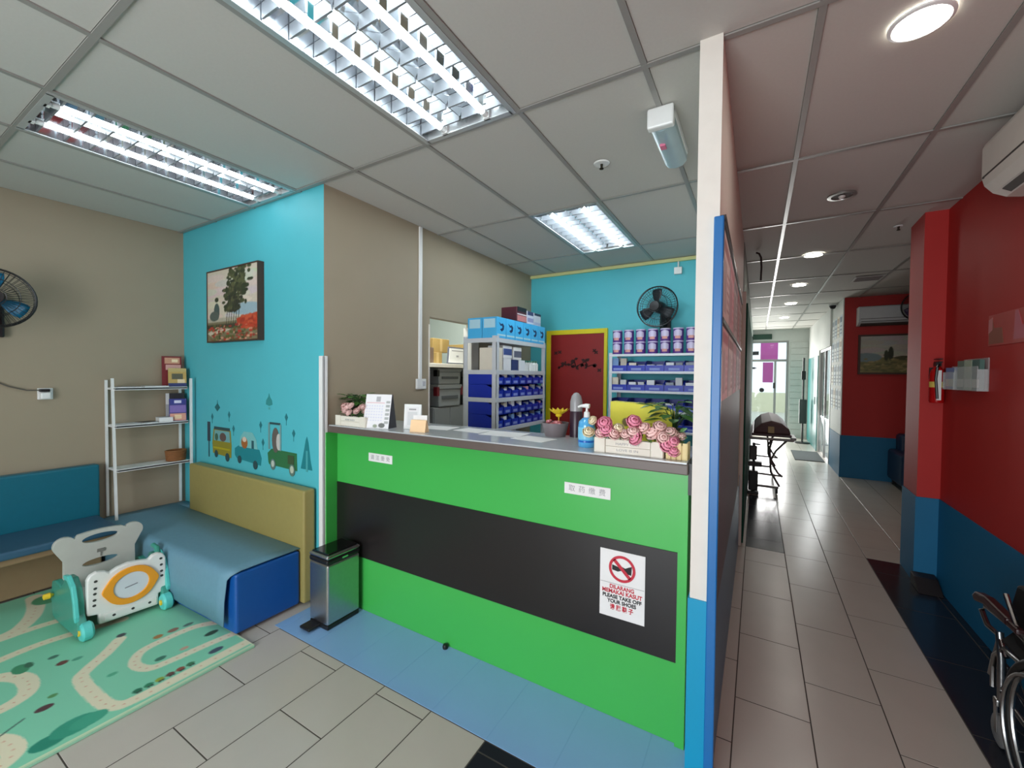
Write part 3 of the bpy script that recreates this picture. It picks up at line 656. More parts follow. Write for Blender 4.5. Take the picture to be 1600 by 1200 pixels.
MB().lathe([(.055, 0), (.075, .075), (.072, .075), (.052, .004), (.001, .004)], (-0.95, 2.09, TOP), 'z', 20).build('bowl', M('grey_wire_bowl', (120, 112, 116), 0.4), t, smooth=True)
rnd = random.Random(9); sw = MB()
for k in range(40): sw.ell((-0.95 + rnd.uniform(-.045, .045), 2.09 + rnd.uniform(-.045, .045), TOP + .055 + rnd.uniform(0, .03)), (.012, .009, .008), 7, 5)
sw.build('sweets', M('pink_wrappers', (190, 110, 116), 0.4, var=0.3, scale=60), t, kind='stuff')
o = MB()
for k in range(12):
    a = 2 * math.pi * k / 12; leafq(o, (-0.935, 2.10, TOP + .115), (math.cos(a), math.sin(a), .5), .068, .030, -.1)
o.ell((-0.935, 2.10, TOP + .115), (.018, .018, .012), 10, 6); o.tube([(-0.935, 2.10, TOP + .06), (-0.935, 2.10, TOP + .115)], .003, 6)
o = o.build('yellow_flower', M('yellow_petal', (230, 204, 40), 0.5)); tag(o, 'bright yellow artificial flower stuck in the grey basket', 'flower')
t = thing('dispenser_bottle', 'dark bottle with a grey domed cap in front of the red door', 'bottle', (-0.845, 2.13, TOP))
MB().lathe([(.001, 0), (.034, 0), (.034, .13), (.03, .14), (.001, .14)], (-0.845, 2.13, TOP), 'z', 18).build('body', M('dark_plum_plastic', (52, 34, 48), 0.35), t, smooth=True)
MB().lathe([(.033, .14), (.033, .19), (.025, .222), (.012, .238), (.001, .24)], (-0.845, 2.13, TOP), 'z', 18).build('cap', M('grey_cap', (150, 150, 152), 0.3), t, smooth=True)
for i, (x, y, w_, d_, r_) in enumerate([(-1.70, 2.0, .21, .15, 8), (-1.45, 2.02, .2, .14, -6), (-1.22, 2.0, .24, .17, 4), (-1.0, 1.93, .2, .14, -10)]):
    a = R(r_); q = [(x + u * math.cos(a) - v * math.sin(a), y + u * math.sin(a) + v * math.cos(a)) for u, v in ((-w_ / 2, -d_ / 2), (w_ / 2, -d_ / 2), (w_ / 2, d_ / 2), (-w_ / 2, d_ / 2))]
    o = MB().prism(q, 'z', TOP, TOP + .0012).build('paper_sheet', PAPER)
    tag(o, 'loose white paper sheet lying on the counter top, %s from the card stand' % ORD[i], 'paper', 'papers on the counter')
# ------------------------------------------------------------------ lobby: bin, benches, rack, toy, mat, wall things
t = thing('pedal_bin', 'slim stainless steel pedal bin with black lid at the counter corner', 'bin', (-2.2, 1.635, 0.002))
MB().box(-2.288, 1.522, .03, -2.117, 1.748, .385).build('body', STEEL, t, bev=.012, segs=3)
MB().box(-2.286, 1.524, .002, -2.119, 1.746, .03).build('base', BLACK, t, bev=.006)
MB().box(-2.29, 1.52, .385, -2.115, 1.75, .415).build('lid_band', BLACK, t, bev=.01)
MB().box(-2.29, 1.52, .415, -2.115, 1.75, .437).build('lid_rim', STEEL, t, bev=.01)
MB().box(-2.278, 1.532, .43, -2.127, 1.738, .446).build('lid', M('gloss_black', (18, 18, 20), 0.12), t, bev=.006)
MB().box(-2.275, 1.45, .012, -2.185, 1.53, .028).build('pedal', BLACK, t, bev=.006)
MB().box(-2.118, 1.62, .395, -2.1135, 1.66, .405).build('badge', CHROME, t)

PADO = M('olive_vinyl', (156, 144, 84), 0.45, scale=30, var=.06); PADT = M('teal_vinyl', (14, 104, 124), 0.42, scale=30, var=.06)
SEATB = M('light_blue_cover', (104, 148, 168), 0.6, scale=40, var=.07, bump=.05); ROYAL = M('royal_blue_vinyl', (14, 82, 158), 0.4, scale=30, var=.05)
SLATE = M('slate_blue_vinyl', (52, 92, 118), 0.5, scale=30, var=.07); TAN = M('tan_vinyl', (148, 124, 92), 0.55, scale=30, var=.06)
t = thing('padded_bench', 'long padded bench with olive back and draped light blue seat', 'bench', (-3.3, 1.45, 0))
MB().box(-4.02, 1.605, .02, -2.47, 1.688, .748).build('backrest', PADO, t, bev=.014, segs=3)
MB().prism([(-4.30, 1.15), (-2.50, 1.216), (-2.50, 1.60), (-4.30, 1.60)], 'z', .02, .362).prism([(-4.30, 1.55), (-4.02, 1.55), (-4.02, 1.68), (-4.30, 1.68)], 'z', .02, .362).build('base', ROYAL, t, bev=.015, segs=3)
dr = MB(); prof = [(1.604, .372), (1.40, .374), (1.25, .373), (1.222, .368), (1.204, .352), (1.197, .33), (1.194, .2), (1.190, .075)]
nx = 18; vs = []
for i in range(nx + 1):
    f = i / nx
    for j, (y, z) in enumerate(prof):
        xr = -2.505 if j < 4 else -2.505 - .055 * (min(j - 3, 3) / 3)
        x = -4.29 + f * (xr + 4.29); sh = -.066 * (1 - (x + 4.3) / 1.8) if j > 1 else 0
        wv = .003 * math.sin(f * 23) * (1 if j > 5 else .3)
        vs.append((x, y + sh + wv - .001, z + (.0 if j < 7 else .012 * math.sin(f * 3 + 1))))
m_ = len(prof); fs = [(i * m_ + j, (i + 1) * m_ + j, (i + 1) * m_ + j + 1, i * m_ + j + 1) for i in range(nx) for j in range(m_ - 1)]
dr.add(vs, fs); dr.add([(-4.30, 1.60, .372), (-4.02, 1.60, .372), (-4.02, 1.68, .372), (-4.30, 1.68, .372)], [(0, 1, 2, 3)])
o = dr.build('seat_cover', SEATB, t, smooth=True); md = o.modifiers.new('thick', 'SOLIDIFY'); md.thickness = .005; md.offset = 1
t = thing('padded_bench', 'padded bench with teal back and tan base along the taupe wall', 'bench', (-4.05, .3, 0))
MB().box(-4.325, -.9, .02, -4.24, 1.125, .80).build('backrest', PADT, t, bev=.014, segs=3)
MB().box(-4.24, -.9, .375, -3.79, 1.11, .425).build('seat_cushion', SLATE, t, bev=.014, segs=3)
MB().box(-4.24, -.88, .02, -4.13, 1.10, .375).box(-4.13, -.88, .33, -3.83, 1.10, .376).build('base', TAN, t, bev=.008)

# ladder rack in the corner, on the bench
t = thing('ladder_rack', 'slim white metal ladder rack standing in the corner on the bench', 'rack', (-4.2, 1.43, .378))
z0 = .378
for (xb, xt, y, zt) in ((-4.135, -4.19, 1.185, 1.445), (-4.315, -4.318, 1.185, 1.43), (-4.10, -4.10, 1.655, 1.445), (-4.305, -4.30, 1.655, 1.43)):
    MB().prism([(xb - .007, z0), (xb + .007, z0), (xt + .007, zt), (xt - .007, zt)], 'y', y - .008, y + .008).build('leg', WHITE, t)
for z, xf in ((1.372, -4.13), (1.085, -4.115), (.755, -4.09)):
    MB().box(-4.312, 1.19, z - .014, xf - .03, 1.655, z).box(xf - .05, 1.19, z - .018, xf - .03, 1.655, z + .003).build('shelf', WHITE, t, bev=.002)
def flat_mag(p, w_, d_, h_, rot, col, label, group='magazines lying on the ladder rack'):
    t = thing('magazine', label, 'magazine', p, group, local=True, rotz=R(rot))
    MB().box(-w_ / 2, -d_ / 2, 0, w_ / 2, d_ / 2, h_).build('pages', PAPER, t)
    MB().box(-w_ / 2 - .002, -d_ / 2 - .002, h_, w_ / 2 + .002, d_ / 2 + .002, h_ + .0015).build('cover', col, t)
CG = M('grey_cover', (120, 124, 126), .5); CW = M('pale_cover', (214, 216, 218), .5); CD = M('dark_cover', (46, 46, 50), .5); CR = M('maroon_cover', (120, 30, 36), .5)
flat_mag((-4.235, 1.28, 1.3735), .11, .15, .006, 8, CG, 'grey magazine lying at the left of the top rack shelf')
flat_mag((-4.235, 1.46, 1.3735), .11, .15, .008, -5, CW, 'pale magazine lying in the middle of the top rack shelf')
flat_mag((-4.23, 1.27, 1.0865), .12, .15, .004, 4, CW, 'white magazine lying at the left of the second rack shelf')
flat_mag((-4.225, 1.40, 1.0865), .10, .10, .008, 12, CD, 'dark magazine lying in the middle of the second rack shelf')
flat_mag((-4.235, 1.52, 1.0865), .10, .09, .035, -6, CW, 'thick white booklet stack on the second rack shelf')
def stand_mag(name, label, x, y, z, w_, h_, col, blocks, cat='magazine', rz=60, group=None, tilt=.02):
    t = thing(name, label, cat, (x, y, z), group, local=True, rotz=R(rz))
    MB().prism([(-.004, 0), (.006, 0), (.006 + tilt, h_), (-.004 + tilt, h_)], 'x', -w_ / 2, w_ / 2).build('pages', M(col[0], col[1], .5), t)
    cv = Canvas(w_, h_, 40, col[1])
    for b in blocks: cv.rect(b[0] * w_, b[1] * h_, b[2] * w_, b[3] * h_, b[4])
    cv.grain(.12, 3)
    cv.build('cover', (-w_ / 2, -.0048, 0), (w_, 0, 0), (0, tilt, h_), t)
    return t
stand_mag('magazine', 'tall maroon magazine standing at the right end of the top shelf', -4.262, 1.585, 1.3735, .13, .255, ('maroon_magazine', (116, 22, 28)), [(.15, .75, .9, .95, (200, 150, 120)), (.2, .55, .95, .72, (206, 160, 150)), (.5, .8, .8, .9, (240, 220, 180))], rz=75, group='magazines standing on the ladder rack')
stand_mag('magazine', 'yellow pictured magazine standing in front of the tall maroon one', -4.20, 1.60, 1.3735, .12, .155, ('gold_magazine', (190, 160, 90)), [(0, .8, 1, 1, (190, 170, 110)), (.2, .4, .8, .7, (90, 90, 70)), (0, 0, 1, .2, (50, 60, 110)), (.5, .2, .9, .4, (230, 210, 170))], rz=75, group='magazines standing on the ladder rack')
stand_mag('magazine', 'dark navy magazine standing behind others on the second shelf', -4.25, 1.60, 1.0865, .12, .23, ('white_magazine', (160, 162, 166)), [(0, .6, .2, 1, (210, 210, 210)), (.2, .75, 1, 1, (30, 32, 40))], rz=75, group='magazines standing on the ladder rack')
stand_mag('magazine', 'violet and peach magazine standing on the second rack shelf', -4.195, 1.60, 1.0865, .115, .185, ('violet_magazine', (60, 60, 130)), [(.1, .75, .9, .98, (50, 60, 140)), (.3, .8, .7, .92, (220, 220, 240)), (.05, .38, .95, .7, (130, 110, 180)), (.05, .02, .95, .34, (220, 160, 140)), (.3, .1, .7, .28, (240, 210, 170))], rz=75, group='magazines standing on the ladder rack')
t = thing('small_basket', 'small brown woven basket on the lowest rack shelf', 'basket', (-4.20, 1.585, .7565))
bk = MB()
for k in range(7): bk.tube([(-4.20 + .052 * math.cos(a) * (1 + .02 * k), 1.585 + .062 * math.sin(a) * (1 + .02 * k), .763 + k * .0125) for a in [2 * math.pi * i / 20 for i in range(20)]], .0068, 6, closed=True)
bk.build('wicker', M('brown_wicker', (140, 92, 50), .7, var=.2, scale=60), t, smooth=True)
MB().lathe([(.001, 0), (.05, 0), (.05, .004), (.001, .004)], (-4.20, 1.585, .7568), 'z', 18).build('bottom', M('brown_wicker', (140, 92, 50)), t)
MB().ell((-4.2, 1.585, .80), (.045, .05, .03), 12, 6).build('contents', M('tan_contents', (170, 120, 70), .7, var=.2), t)

# wall fan
def wall_fan(label, loc, rotz, rad, blade_mat, body_mat, tilt=0.0):
    t = thing('wall_fan', label, 'fan', loc, None, local=True, rotz=rotz)     # local: wall at y=+.27, faces -y, centre at origin
    MB().box(-.055, .235, -.23, .055, .268, -.02).build('wall_bracket', body_mat, t, bev=.01)
    MB().tube([(0, .24, -.16), (0, .20, -.13), (0, .17, -.07), (0, .15, -.02)], [.028, .026, .024, .03], 12).build('arm', body_mat, t, smooth=True)
    MB().lathe([(.001, .19), (.04, .185), (.055, .15), (.058, .06), (.045, .03), (.001, .03)], (0, 0, 0), 'y', 20).build('motor', body_mat, t, smooth=True)
    for k in range(3):
        mb = MB(); vs = []
        for i in range(6):
            rr = rad * (.16 + .72 * i / 5); wd = R(50) * (.55 + .45 * math.sin(math.pi * (.2 + .7 * i / 5)))
            for j in range(5):
                a = R(90 + 120 * k) - wd / 2 + wd * j / 4; vs.append((rr * math.cos(a), -.005 + .03 * (j / 4 - .5), rr * math.sin(a)))
        mb.add(vs, [(i * 5 + j, i * 5 + j + 1, (i + 1) * 5 + j + 1, (i + 1) * 5 + j) for i in range(5) for j in range(4)])
        o = mb.build('blade', blade_mat, t, smooth=True); md = o.modifiers.new('thick', 'SOLIDIFY'); md.thickness = .003
    MB().lathe([(.001, -.045), (.02, -.042), (.034, -.02), (.034, .02), (.001, .02)], (0, 0, 0), 'y', 18).build('hub', body_mat, t, smooth=True)
    g = MB()
    def circ(r, y): return [(r * math.cos(2 * math.pi * i / 40), y, r * math.sin(2 * math.pi * i / 40)) for i in range(40)]
    g.tube(circ(rad, 0.0), .0065, 8, closed=True)
    for r_, y in ((rad * .96, -.045), (rad * .96, .045), (rad * .62, -.068), (rad * .30, -.075), (rad * .62, .06)): g.tube(circ(r_, y), .0022, 5, closed=True)
    for k in range(44):
        a = 2 * math.pi * k / 44; ca, sa = math.cos(a), math.sin(a)
        g.tube([(rad * .24 * ca, -.076, rad * .24 * sa), (rad * .62 * ca, -.07, rad * .62 * sa), (rad * .95 * ca, -.047, rad * .95 * sa), (rad * ca, 0, rad * sa), (rad * .95 * ca, .047, rad * .95 * sa), (rad * .3 * ca, .066, rad * .3 * sa)], .0013, 4)
    g.lathe([(.001, -.082), (rad * .24, -.080), (rad * .25, -.072), (.001, -.072)], (0, 0, 0), 'y', 24)
    g.build('guard', body_mat, t, smooth=True)
    return t
FB = M('fan_black', (24, 24, 26), .35)
wall_fan('black wall fan with blue blades on the taupe left wall', (-4.06, .60, 1.945), R(83), .18, M('blue_translucent_blade', (10, 96, 130), .25), FB)
wall_fan('black wall fan on the turquoise wall above the tins', (-.86, 4.25, 2.18), R(-8), .195, M('smoke_blade', (30, 36, 42), .3), FB)

# socket with plug and cable
t = thing('wall_socket', 'white wall socket with a black plug on the taupe left wall', 'socket', (-4.325, .87, 1.30))
MB().box(-4.33, .83, 1.295, -4.315, .905, 1.375).build('plate', WHITE, t, bev=.004)
MB().box(-4.315, .84, 1.30, -4.285, .89, 1.345).build('adaptor', WHITE, t, bev=.006)
MB().box(-4.318, .835, 1.350, -4.282, .885, 1.370).build('plug', BLACK, t, bev=.004)
o = MB().tube([(-4.30, .836, 1.362), (-4.312, .78, 1.362), (-4.318, .70, 1.39), (-4.32, .62, 1.44), (-4.32, .5, 1.54), (-4.32, .45, 1.7)], .004, 6).build('power_cable', M('grey_cable', (90, 86, 78), .5), smooth=True)
tag(o, 'thin grey cable curving from the wall socket towards the blue fan', 'cable')

# painting on the turquoise wall
def landscape(w, h, nx, kind, seed):
    cv = Canvas(w, h, nx, (206, 196, 176)); rs = random.Random(seed)
    if kind == 'poplars':
        for i in range(40): cv.ell(rs.uniform(0, w), rs.uniform(.35 * h, h), w * .2, h * .05, tuple(int(v + rs.uniform(-10, 10)) for v in (206, 198, 182)))
        cv.ell(.78 * w, .42 * h, .3 * w, .08 * h, (150, 176, 186)); cv.rect(0, 0, w, .28 * h, (120, 112, 84)); cv.rect(0, .27 * h, w, .33 * h, (176, 170, 150))
        cv.ell(.2 * w, .42 * h, .06 * w, .12 * h, (70, 88, 84)); cv.ell(.15 * w, .36 * h, .1 * w, .07 * h, (84, 96, 88))
        for i in range(190):
            x = .55 * w + rs.gauss(0, .10) * w; z = rs.uniform(.42, 1.0) * h; x += (z / h - .6) * .25 * w
            cv.ell(x, z, rs.uniform(.02, .06) * w, rs.uniform(.015, .04) * h, rs.choice([(52, 62, 40), (70, 78, 50), (88, 92, 60), (44, 52, 38)]))
        for k in range(6): cv.line([((.40 + .045 * k) * w, .24 * h), ((.46 + .05 * k) * w, .75 * h)], .010 * w, (66, 58, 46))
        cv.poly([(.6 * w, .30 * h), (w, .36 * h), (w, .12 * h), (.62 * w, .2 * h)], (176, 66, 40))
        cv.rect(0, .17 * h, .6 * w, .24 * h, (64, 62, 46)); cv.poly([(.1 * w, .06 * h), (.5 * w, .16 * h), (.2 * w, .2 * h), (0, .12 * h)], (196, 188, 166))
        for i in range(160): cv.ell(rs.uniform(.05, 1) * w, rs.uniform(0, .22) * h, rs.uniform(.01, .04) * w, rs.uniform(.006, .02) * h, rs.choice([(176, 60, 44), (150, 50, 40), (90, 96, 50), (206, 150, 120), (70, 76, 44), (120, 70, 40)]))
        for i in range(40): cv.ell(rs.uniform(.7, 1) * w, rs.uniform(.16, .34) * h, .04 * w, .02 * h, rs.choice([(186, 66, 40), (196, 84, 52), (160, 54, 36)]))
    else:
        cv.rect(0, .5 * h, w, h, (176, 172, 160))
        for i in range(60): cv.ell(rs.uniform(0, w), rs.uniform(.45, 1) * h, .15 * w, .06 * h, tuple(int(v + rs.uniform(-8, 8)) for v in (178, 176, 164)))
        cv.rect(0, 0, w, .42 * h, (120, 116, 70)); cv.ell(.1 * w, .42 * h, .2 * w, .12 * h, (120, 140, 140))
        cv.ell(.42 * w, .52 * h, .035 * w, .18 * h, (44, 50, 30)); cv.ell(.36 * w, .47 * h, .03 * w, .14 * h, (52, 58, 36)); cv.ell(.8 * w, .46 * h, .1 * w, .13 * h, (80, 84, 48)); cv.ell(.62 * w, .4 * h, .16 * w, .06 * h, (74, 76, 46))
        for i in range(120): cv.ell(rs.uniform(0, 1) * w, rs.uniform(0, .38) * h, rs.uniform(.02, .06) * w, .02 * h, rs.choice([(134, 124, 76), (104, 104, 62), (160, 146, 96), (92, 94, 58)]))
    cv.grain(.10, seed); return cv
t = thing('framed_painting', 'framed landscape painting with tall trees on the turquoise wall', 'painting', (-3.45, 1.68, 1.735))
DKF = M('dark_wood_frame', (70, 48, 36), .45)
MB().holed([(-3.823, 1.733), (-3.079, 1.733), (-3.079, 2.298), (-3.823, 2.298)], [[(-3.813, 1.743), (-3.089, 1.743), (-3.089, 2.288), (-3.813, 2.288)]], 'y', 1.655, 1.70).build('frame', DKF, t)
MB().box(-3.815, 1.660, 1.741, -3.087, 1.699, 2.290).build('canvas', DKF, t)
landscape(.71, .53, 120, 'poplars', 5).build('painted_surface', (-3.813, 1.6590, 1.743), (.724, 0, 0), (0, 0, .545), t)

# wall decals of vehicles, trees and balloons (flat stickers)
def decal(name, label, shapes, group='vehicle and tree stickers on the turquoise wall'):
    ps = [p for s_ in shapes for p in s_[1]]
    cx = sum(p[0] for p in ps) / len(ps); cz = min(p[1] for p in ps)
    t = thing(name, label, 'sticker', (cx, 1.699, cz), group)
    for i, (nm, pts, col) in enumerate(shapes):
        MB().prism(pts, 'y', 1.6995 - .0004 * i, 1.698 - .0004 * i).build(nm, M('sticker_%d_%d_%d' % col, col, .6), t)
def rr(x0, z0, x1, z1): return [(x0, z0), (x1, z0), (x1, z1), (x0, z1)]
def el(x, z, a, b, n=14): return ring2(x, z, a, b, n)
DK = (40, 74, 80)
decal('bus_sticker', 'mustard bus sticker with an animal at its windows', [('bus_body', [(-3.83, .84), (-3.84, .92), (-3.82, 1.04), (-3.555, 1.04), (-3.54, .92), (-3.545, .825)], (140, 134, 40)), ('window_band', [(-3.815, .945), (-3.80, 1.03), (-3.57, 1.03), (-3.56, .945)], (110, 168, 170)), ('roof', rr(-3.81, 1.035, -3.565, 1.058), DK),
    ('passenger', el(-3.67, .98, .05, .035), (96, 78, 72)), ('passenger', el(-3.77, .975, .025, .03), (60, 100, 80)), ('stripe', rr(-3.82, .88, -3.56, .895), (170, 160, 30)), ('tyre', el(-3.775, .838, .026, .03), DK), ('tyre', el(-3.60, .826, .03, .034), DK)])
decal('car_sticker', 'small turquoise car sticker carrying a fox-coloured driver', [('car_body', [(-3.49, .86), (-3.49, .91), (-3.44, .935), (-3.15, .93), (-3.12, .87), (-3.13, .815), (-3.46, .835)], (20, 130, 140)), ('cabin', [(-3.42, .93), (-3.41, 1.0), (-3.36, 1.05), (-3.24, 1.05), (-3.19, 1.0), (-3.17, .93)], (120, 190, 190)),
    ('driver', el(-3.35, .965, .045, .045), (160, 96, 44)), ('driver_face', el(-3.35, .99, .028, .02), (220, 200, 180)), ('seat', rr(-3.25, .93, -3.22, .99), (40, 90, 100)), ('tyre', el(-3.42, .83, .028, .03), DK), ('tyre', el(-3.20, .812, .03, .033), DK)])
decal('jeep_sticker', 'green jeep sticker with a tall animal standing in it', [('jeep_body', [(-3.03, .855), (-3.04, .92), (-2.99, .955), (-2.69, .95), (-2.685, .83), (-3.02, .84)], (44, 110, 66)), ('driver', el(-2.94, 1.02, .045, .09), (96, 90, 84)), ('driver_chest', el(-2.90, 1.01, .03, .06), (196, 196, 190)), ('windscreen', rr(-3.03, .95, -3.01, 1.14), (110, 150, 150)),
    ('roof', rr(-3.01, 1.13, -2.88, 1.145), DK), ('post', rr(-2.885, .95, -2.87, 1.135), (120, 160, 160)), ('grille', rr(-2.79, .87, -2.72, .93), (60, 80, 50)), ('tyre', el(-2.97, .845, .032, .04), (90, 120, 116)), ('hub', el(-2.97, .85, .018, .024), (190, 200, 190)), ('tyre', el(-2.74, .83, .034, .042), (90, 120, 110)), ('hub', el(-2.74, .835, .02, .026), (190, 200, 180))])
decal('tree_sticker', 'pointed teal tree sticker at the right of the jeep', [('crown', [(-2.645, .855), (-2.62, .94), (-2.59, 1.05), (-2.577, 1.075), (-2.56, 1.03), (-2.54, .92), (-2.52, .855)], (20, 124, 132)), ('trunk', rr(-2.588, .84, -2.568, .98), (70, 160, 164))])
decal('signpost_sticker', 'narrow dark post sticker left of the mustard bus', [('post', rr(-3.905, .80, -3.89, 1.09), (36, 66, 76)), ('sign', rr(-3.92, .93, -3.875, 1.09), (46, 60, 74))])
decal('balloon_sticker', 'dark teal balloon sticker above the mustard bus', [('balloon', [(-3.80, 1.215), (-3.76, 1.245), (-3.755, 1.275), (-3.75, 1.245), (-3.715, 1.215), (-3.74, 1.195), (-3.757, 1.182), (-3.775, 1.195)], (26, 104, 108))])
decal('balloon_sticker', 'larger teal balloon sticker above the jeep', [('balloon', [(-3.06, 1.27), (-3.055, 1.30), (-3.03, 1.325), (-3.02, 1.35), (-3.01, 1.325), (-2.985, 1.30), (-2.98, 1.27), (-3.02, 1.26)], (44, 140, 140)), ('basket', rr(-3.03, 1.235, -3.01, 1.25), (80, 170, 170))])
for i, (x, z, lb) in enumerate([(-3.84, 1.135, 'tiny leaf sticker left of the dark balloon sticker'), (-3.575, 1.165, 'tiny leaf sticker right of the dark balloon sticker'), (-3.51, 1.06, 'tiny leaf sticker between the bus and the turquoise car'), (-3.13, 1.115, 'tiny leaf sticker just left of the tall jeep roof'),
      (-3.10, .99, 'tiny tree sticker between the turquoise car and the jeep'), (-2.81, 1.19, 'tiny leaf sticker right of the larger balloon sticker'), (-2.725, 1.085, 'tiny leaf sticker above the jeep bonnet')]):
    decal('leaf_sticker', lb, [('leaf', [(x, z - .03), (x + .018, z), (x, z + .028), (x - .018, z)], (30, 116, 124)), ('stem', rr(x - .0015, z - .055, x + .0015, z - .028), (30, 116, 124))])

# play mat
t = thing('play_mat', 'mint green play mat printed with cream roads and small cars', 'mat', (-3.23, .3, .002))
MX0, MX1, MY0, MY1 = -4.12, -2.335, -.62, 1.232
GRN = (134, 212, 178); CRM = (232, 226, 196); DG = (60, 150, 120)
MB().box(MX0, MY0, .001, MX1, MY1, .013).build('foam', M('mat_foam', (150, 206, 176), .7), t, bev=.003)
cv = Canvas(MX1 - MX0, MY1 - MY0, 330, GRN)
def mp(*pts): return [(x - MX0, y - MY0) for x, y in pts]
cv.rect(0, 0, 9, 9, GRN)
W_, H_ = MX1 - MX0, MY1 - MY0
for x in (W_ - .006,): cv.rect(W_ - .022, 0, W_, 9, (206, 226, 190)); cv.rect(W_ - .012, 0, W_ - .007, 9, (140, 200, 160))
cv.rect(0, H_ - .012, 9, H_, (206, 226, 190))
def road(pts, w=.055):
    p = []                                     # Catmull-Rom through the control points
    for i in range(len(pts) - 1):
        a, b, c_, d_ = pts[max(i - 1, 0)], pts[i], pts[i + 1], pts[min(i + 2, len(pts) - 1)]
        for k in range(8):
            s_ = k / 8
            p.append(tuple(.5 * (2 * b[j] + (c_[j] - a[j]) * s_ + (2 * a[j] - 5 * b[j] + 4 * c_[j] - d_[j]) * s_ ** 2 + (3 * b[j] - a[j] - 3 * c_[j] + d_[j]) * s_ ** 3) for j in (0, 1)))
    p.append(pts[-1]); q = mp(*p); cv.line(q, w, CRM)
    acc = 0
    for a, b in zip(q[:-1], q[1:]):
        acc += math.hypot(b[0] - a[0], b[1] - a[1])
        if acc > .035: cv.ell(b[0], b[1], .004, .004, (214, 150, 120)); acc = 0
road([(-3.02, .87), (-2.93, .79), (-2.85, .70), (-2.78, .66), (-2.55, .66), (-2.44, .68), (-2.405, .75), (-2.40, 1.0), (-2.40, 1.24)], .06)
road([(-2.73, 1.24), (-2.80, 1.14), (-2.81, 1.0), (-2.79, .89), (-2.70, .835), (-2.60, .86), (-2.575, .95), (-2.56, 1.1), (-2.54, 1.24)], .05)
road([(-4.05, .75), (-3.86, .72), (-3.70, .66), (-3.60, .56), (-3.58, .3), (-3.62, -.1)], .08); road([(-3.50, .95), (-3.55, .77), (-3.57, .62), (-3.56, .4)], .06)
road([(-3.25, .95), (-3.31, .75), (-3.33, .60), (-3.30, .40), (-3.25, .1)], .06)
road([(-3.17, .30), (-3.14, .45), (-3.03, .52), (-2.90, .515), (-2.84, .46), (-2.83, .36), (-2.85, .1)], .07); road([(-2.66, .25), (-2.62, .36), (-2.52, .40), (-2.44, .38), (-2.41, .28), (-2.42, 0)], .07)
road([(-4.0, -.2), (-3.7, -.3), (-3.3, -.25), (-3.0, -.4), (-2.6, -.35)], .06)
def blob(x, y, a, b, c): cv.ell(x - MX0, y - MY0, a, b, c)
for x, y, a, b, c in [(-2.42, .48, .04, .055, (40, 140, 116)), (-2.44, .56, .055, .075, (54, 156, 128)), (-2.43, .60, .04, .06, (64, 166, 136)), (-3.13, .53, .05, .03, (70, 150, 110)), (-3.95, .79, .08, .07, (86, 166, 120)), (-3.75, .95, .10, .10, (86, 166, 120)), (-2.87, .99, .02, .022, (176, 124, 70)), (-2.87, 1.06, .02, .026, (150, 110, 90)),
      (-2.86, 1.13, .015, .025, (90, 120, 110)), (-2.655, 1.16, .02, .034, (56, 84, 66)), (-2.47, 1.10, .02, .034, (70, 84, 100)), (-3.06, .89, .02, .02, (64, 70, 76)), (-2.64, .92, .018, .024, (60, 120, 96)), (-2.63, 1.02, .015, .02, (206, 166, 140)), (-3.02, .65, .02, .022, (110, 66, 60)), (-3.12, .64, .016, .02, (70, 120, 100)),
      (-2.68, .52, .02, .03, (90, 60, 66)), (-2.75, .56, .014, .016, (90, 150, 90)), (-3.14, .56, .03, .015, (60, 110, 86)), (-2.7, .75, .015, .02, (80, 176, 136)), (-3.0, .70, .015, .02, (80, 160, 130)), (-2.9, .4, .01, .02, (80, 100, 90))]: blob(x, y, a, b, c)
for i, c_ in enumerate([(30, 110, 80), (40, 130, 90), (150, 170, 60), (110, 70, 60), (150, 80, 60), (60, 120, 80)]):
    blob(-2.462, .77 + .042 * i, .016, .018, c_); blob(-2.447, .765 + .042 * i, .006, .006, (50, 50, 50)); blob(-2.447, .778 + .042 * i, .006, .006, (50, 50, 50))
cv.line(mp((-2.62, .38), (-2.67, .46)), .008, (60, 90, 80)); cv.line(mp((-3.3, .9), (-3.45, 1.05)), .02, (150, 210, 180))
cv.build('printed_top', (MX0, MY0, .0136), (W_, 0, 0), (0, H_, 0), t)

# toddler toy with bear back
t = thing('toddler_ride_toy', 'plastic toddler toy with grey bear-shaped back and white front panel', 'toy', (-3.40, .97, .014))
GB = M('bear_grey_plastic', (190, 192, 184), .4); WP = M('white_plastic', (232, 232, 228), .32); TP = M('teal_plastic', (60, 150, 132), .35); CP = M('aqua_plastic', (92, 204, 196), .35); OP = M('orange_plastic', (240, 160, 40), .4); YP = M('yellow_plastic', (240, 200, 50), .4)
fx = -3.20
out = [(.838, .055), (1.110, .045), (1.113, .115), (1.152, .120), (1.150, .33), (1.137, .356), (1.112, .370), (1.085, .364), (1.065, .345), (1.02, .356), (.97, .362), (.92, .352), (.885, .335), (.868, .352), (.83, .362), (.802, .350), (.79, .325), (.788, .125), (.836, .115)]
MB().prism(out, 'x', fx - .035, fx).build('front_panel', WP, t, bev=.008, segs=3)
MB().prism([(.86, .066), (1.10, .058), (1.10, .098), (.86, .106)], 'x', fx - .002, fx + .006).build('lower_rail', WP, t, bev=.003)
cy_, cz_ = .98, .228
MB().holed([(cy_ + .12 * math.cos(a) * (1 + .10 * math.cos(2 * a) ** 8), cz_ + .108 * math.sin(a)) for a in [2 * math.pi * i / 40 for i in range(40)]], [ring2(cy_, cz_, .082, .074, 40)], 'x', fx - .002, fx + .012).build('orange_ring', OP, t, bev=.003)
MB().prism(ring2(cy_, cz_, .082, .074, 32), 'x', fx - .002, fx + .005).build('round_screen', M('pale_screen', (214, 220, 226), .3), t)
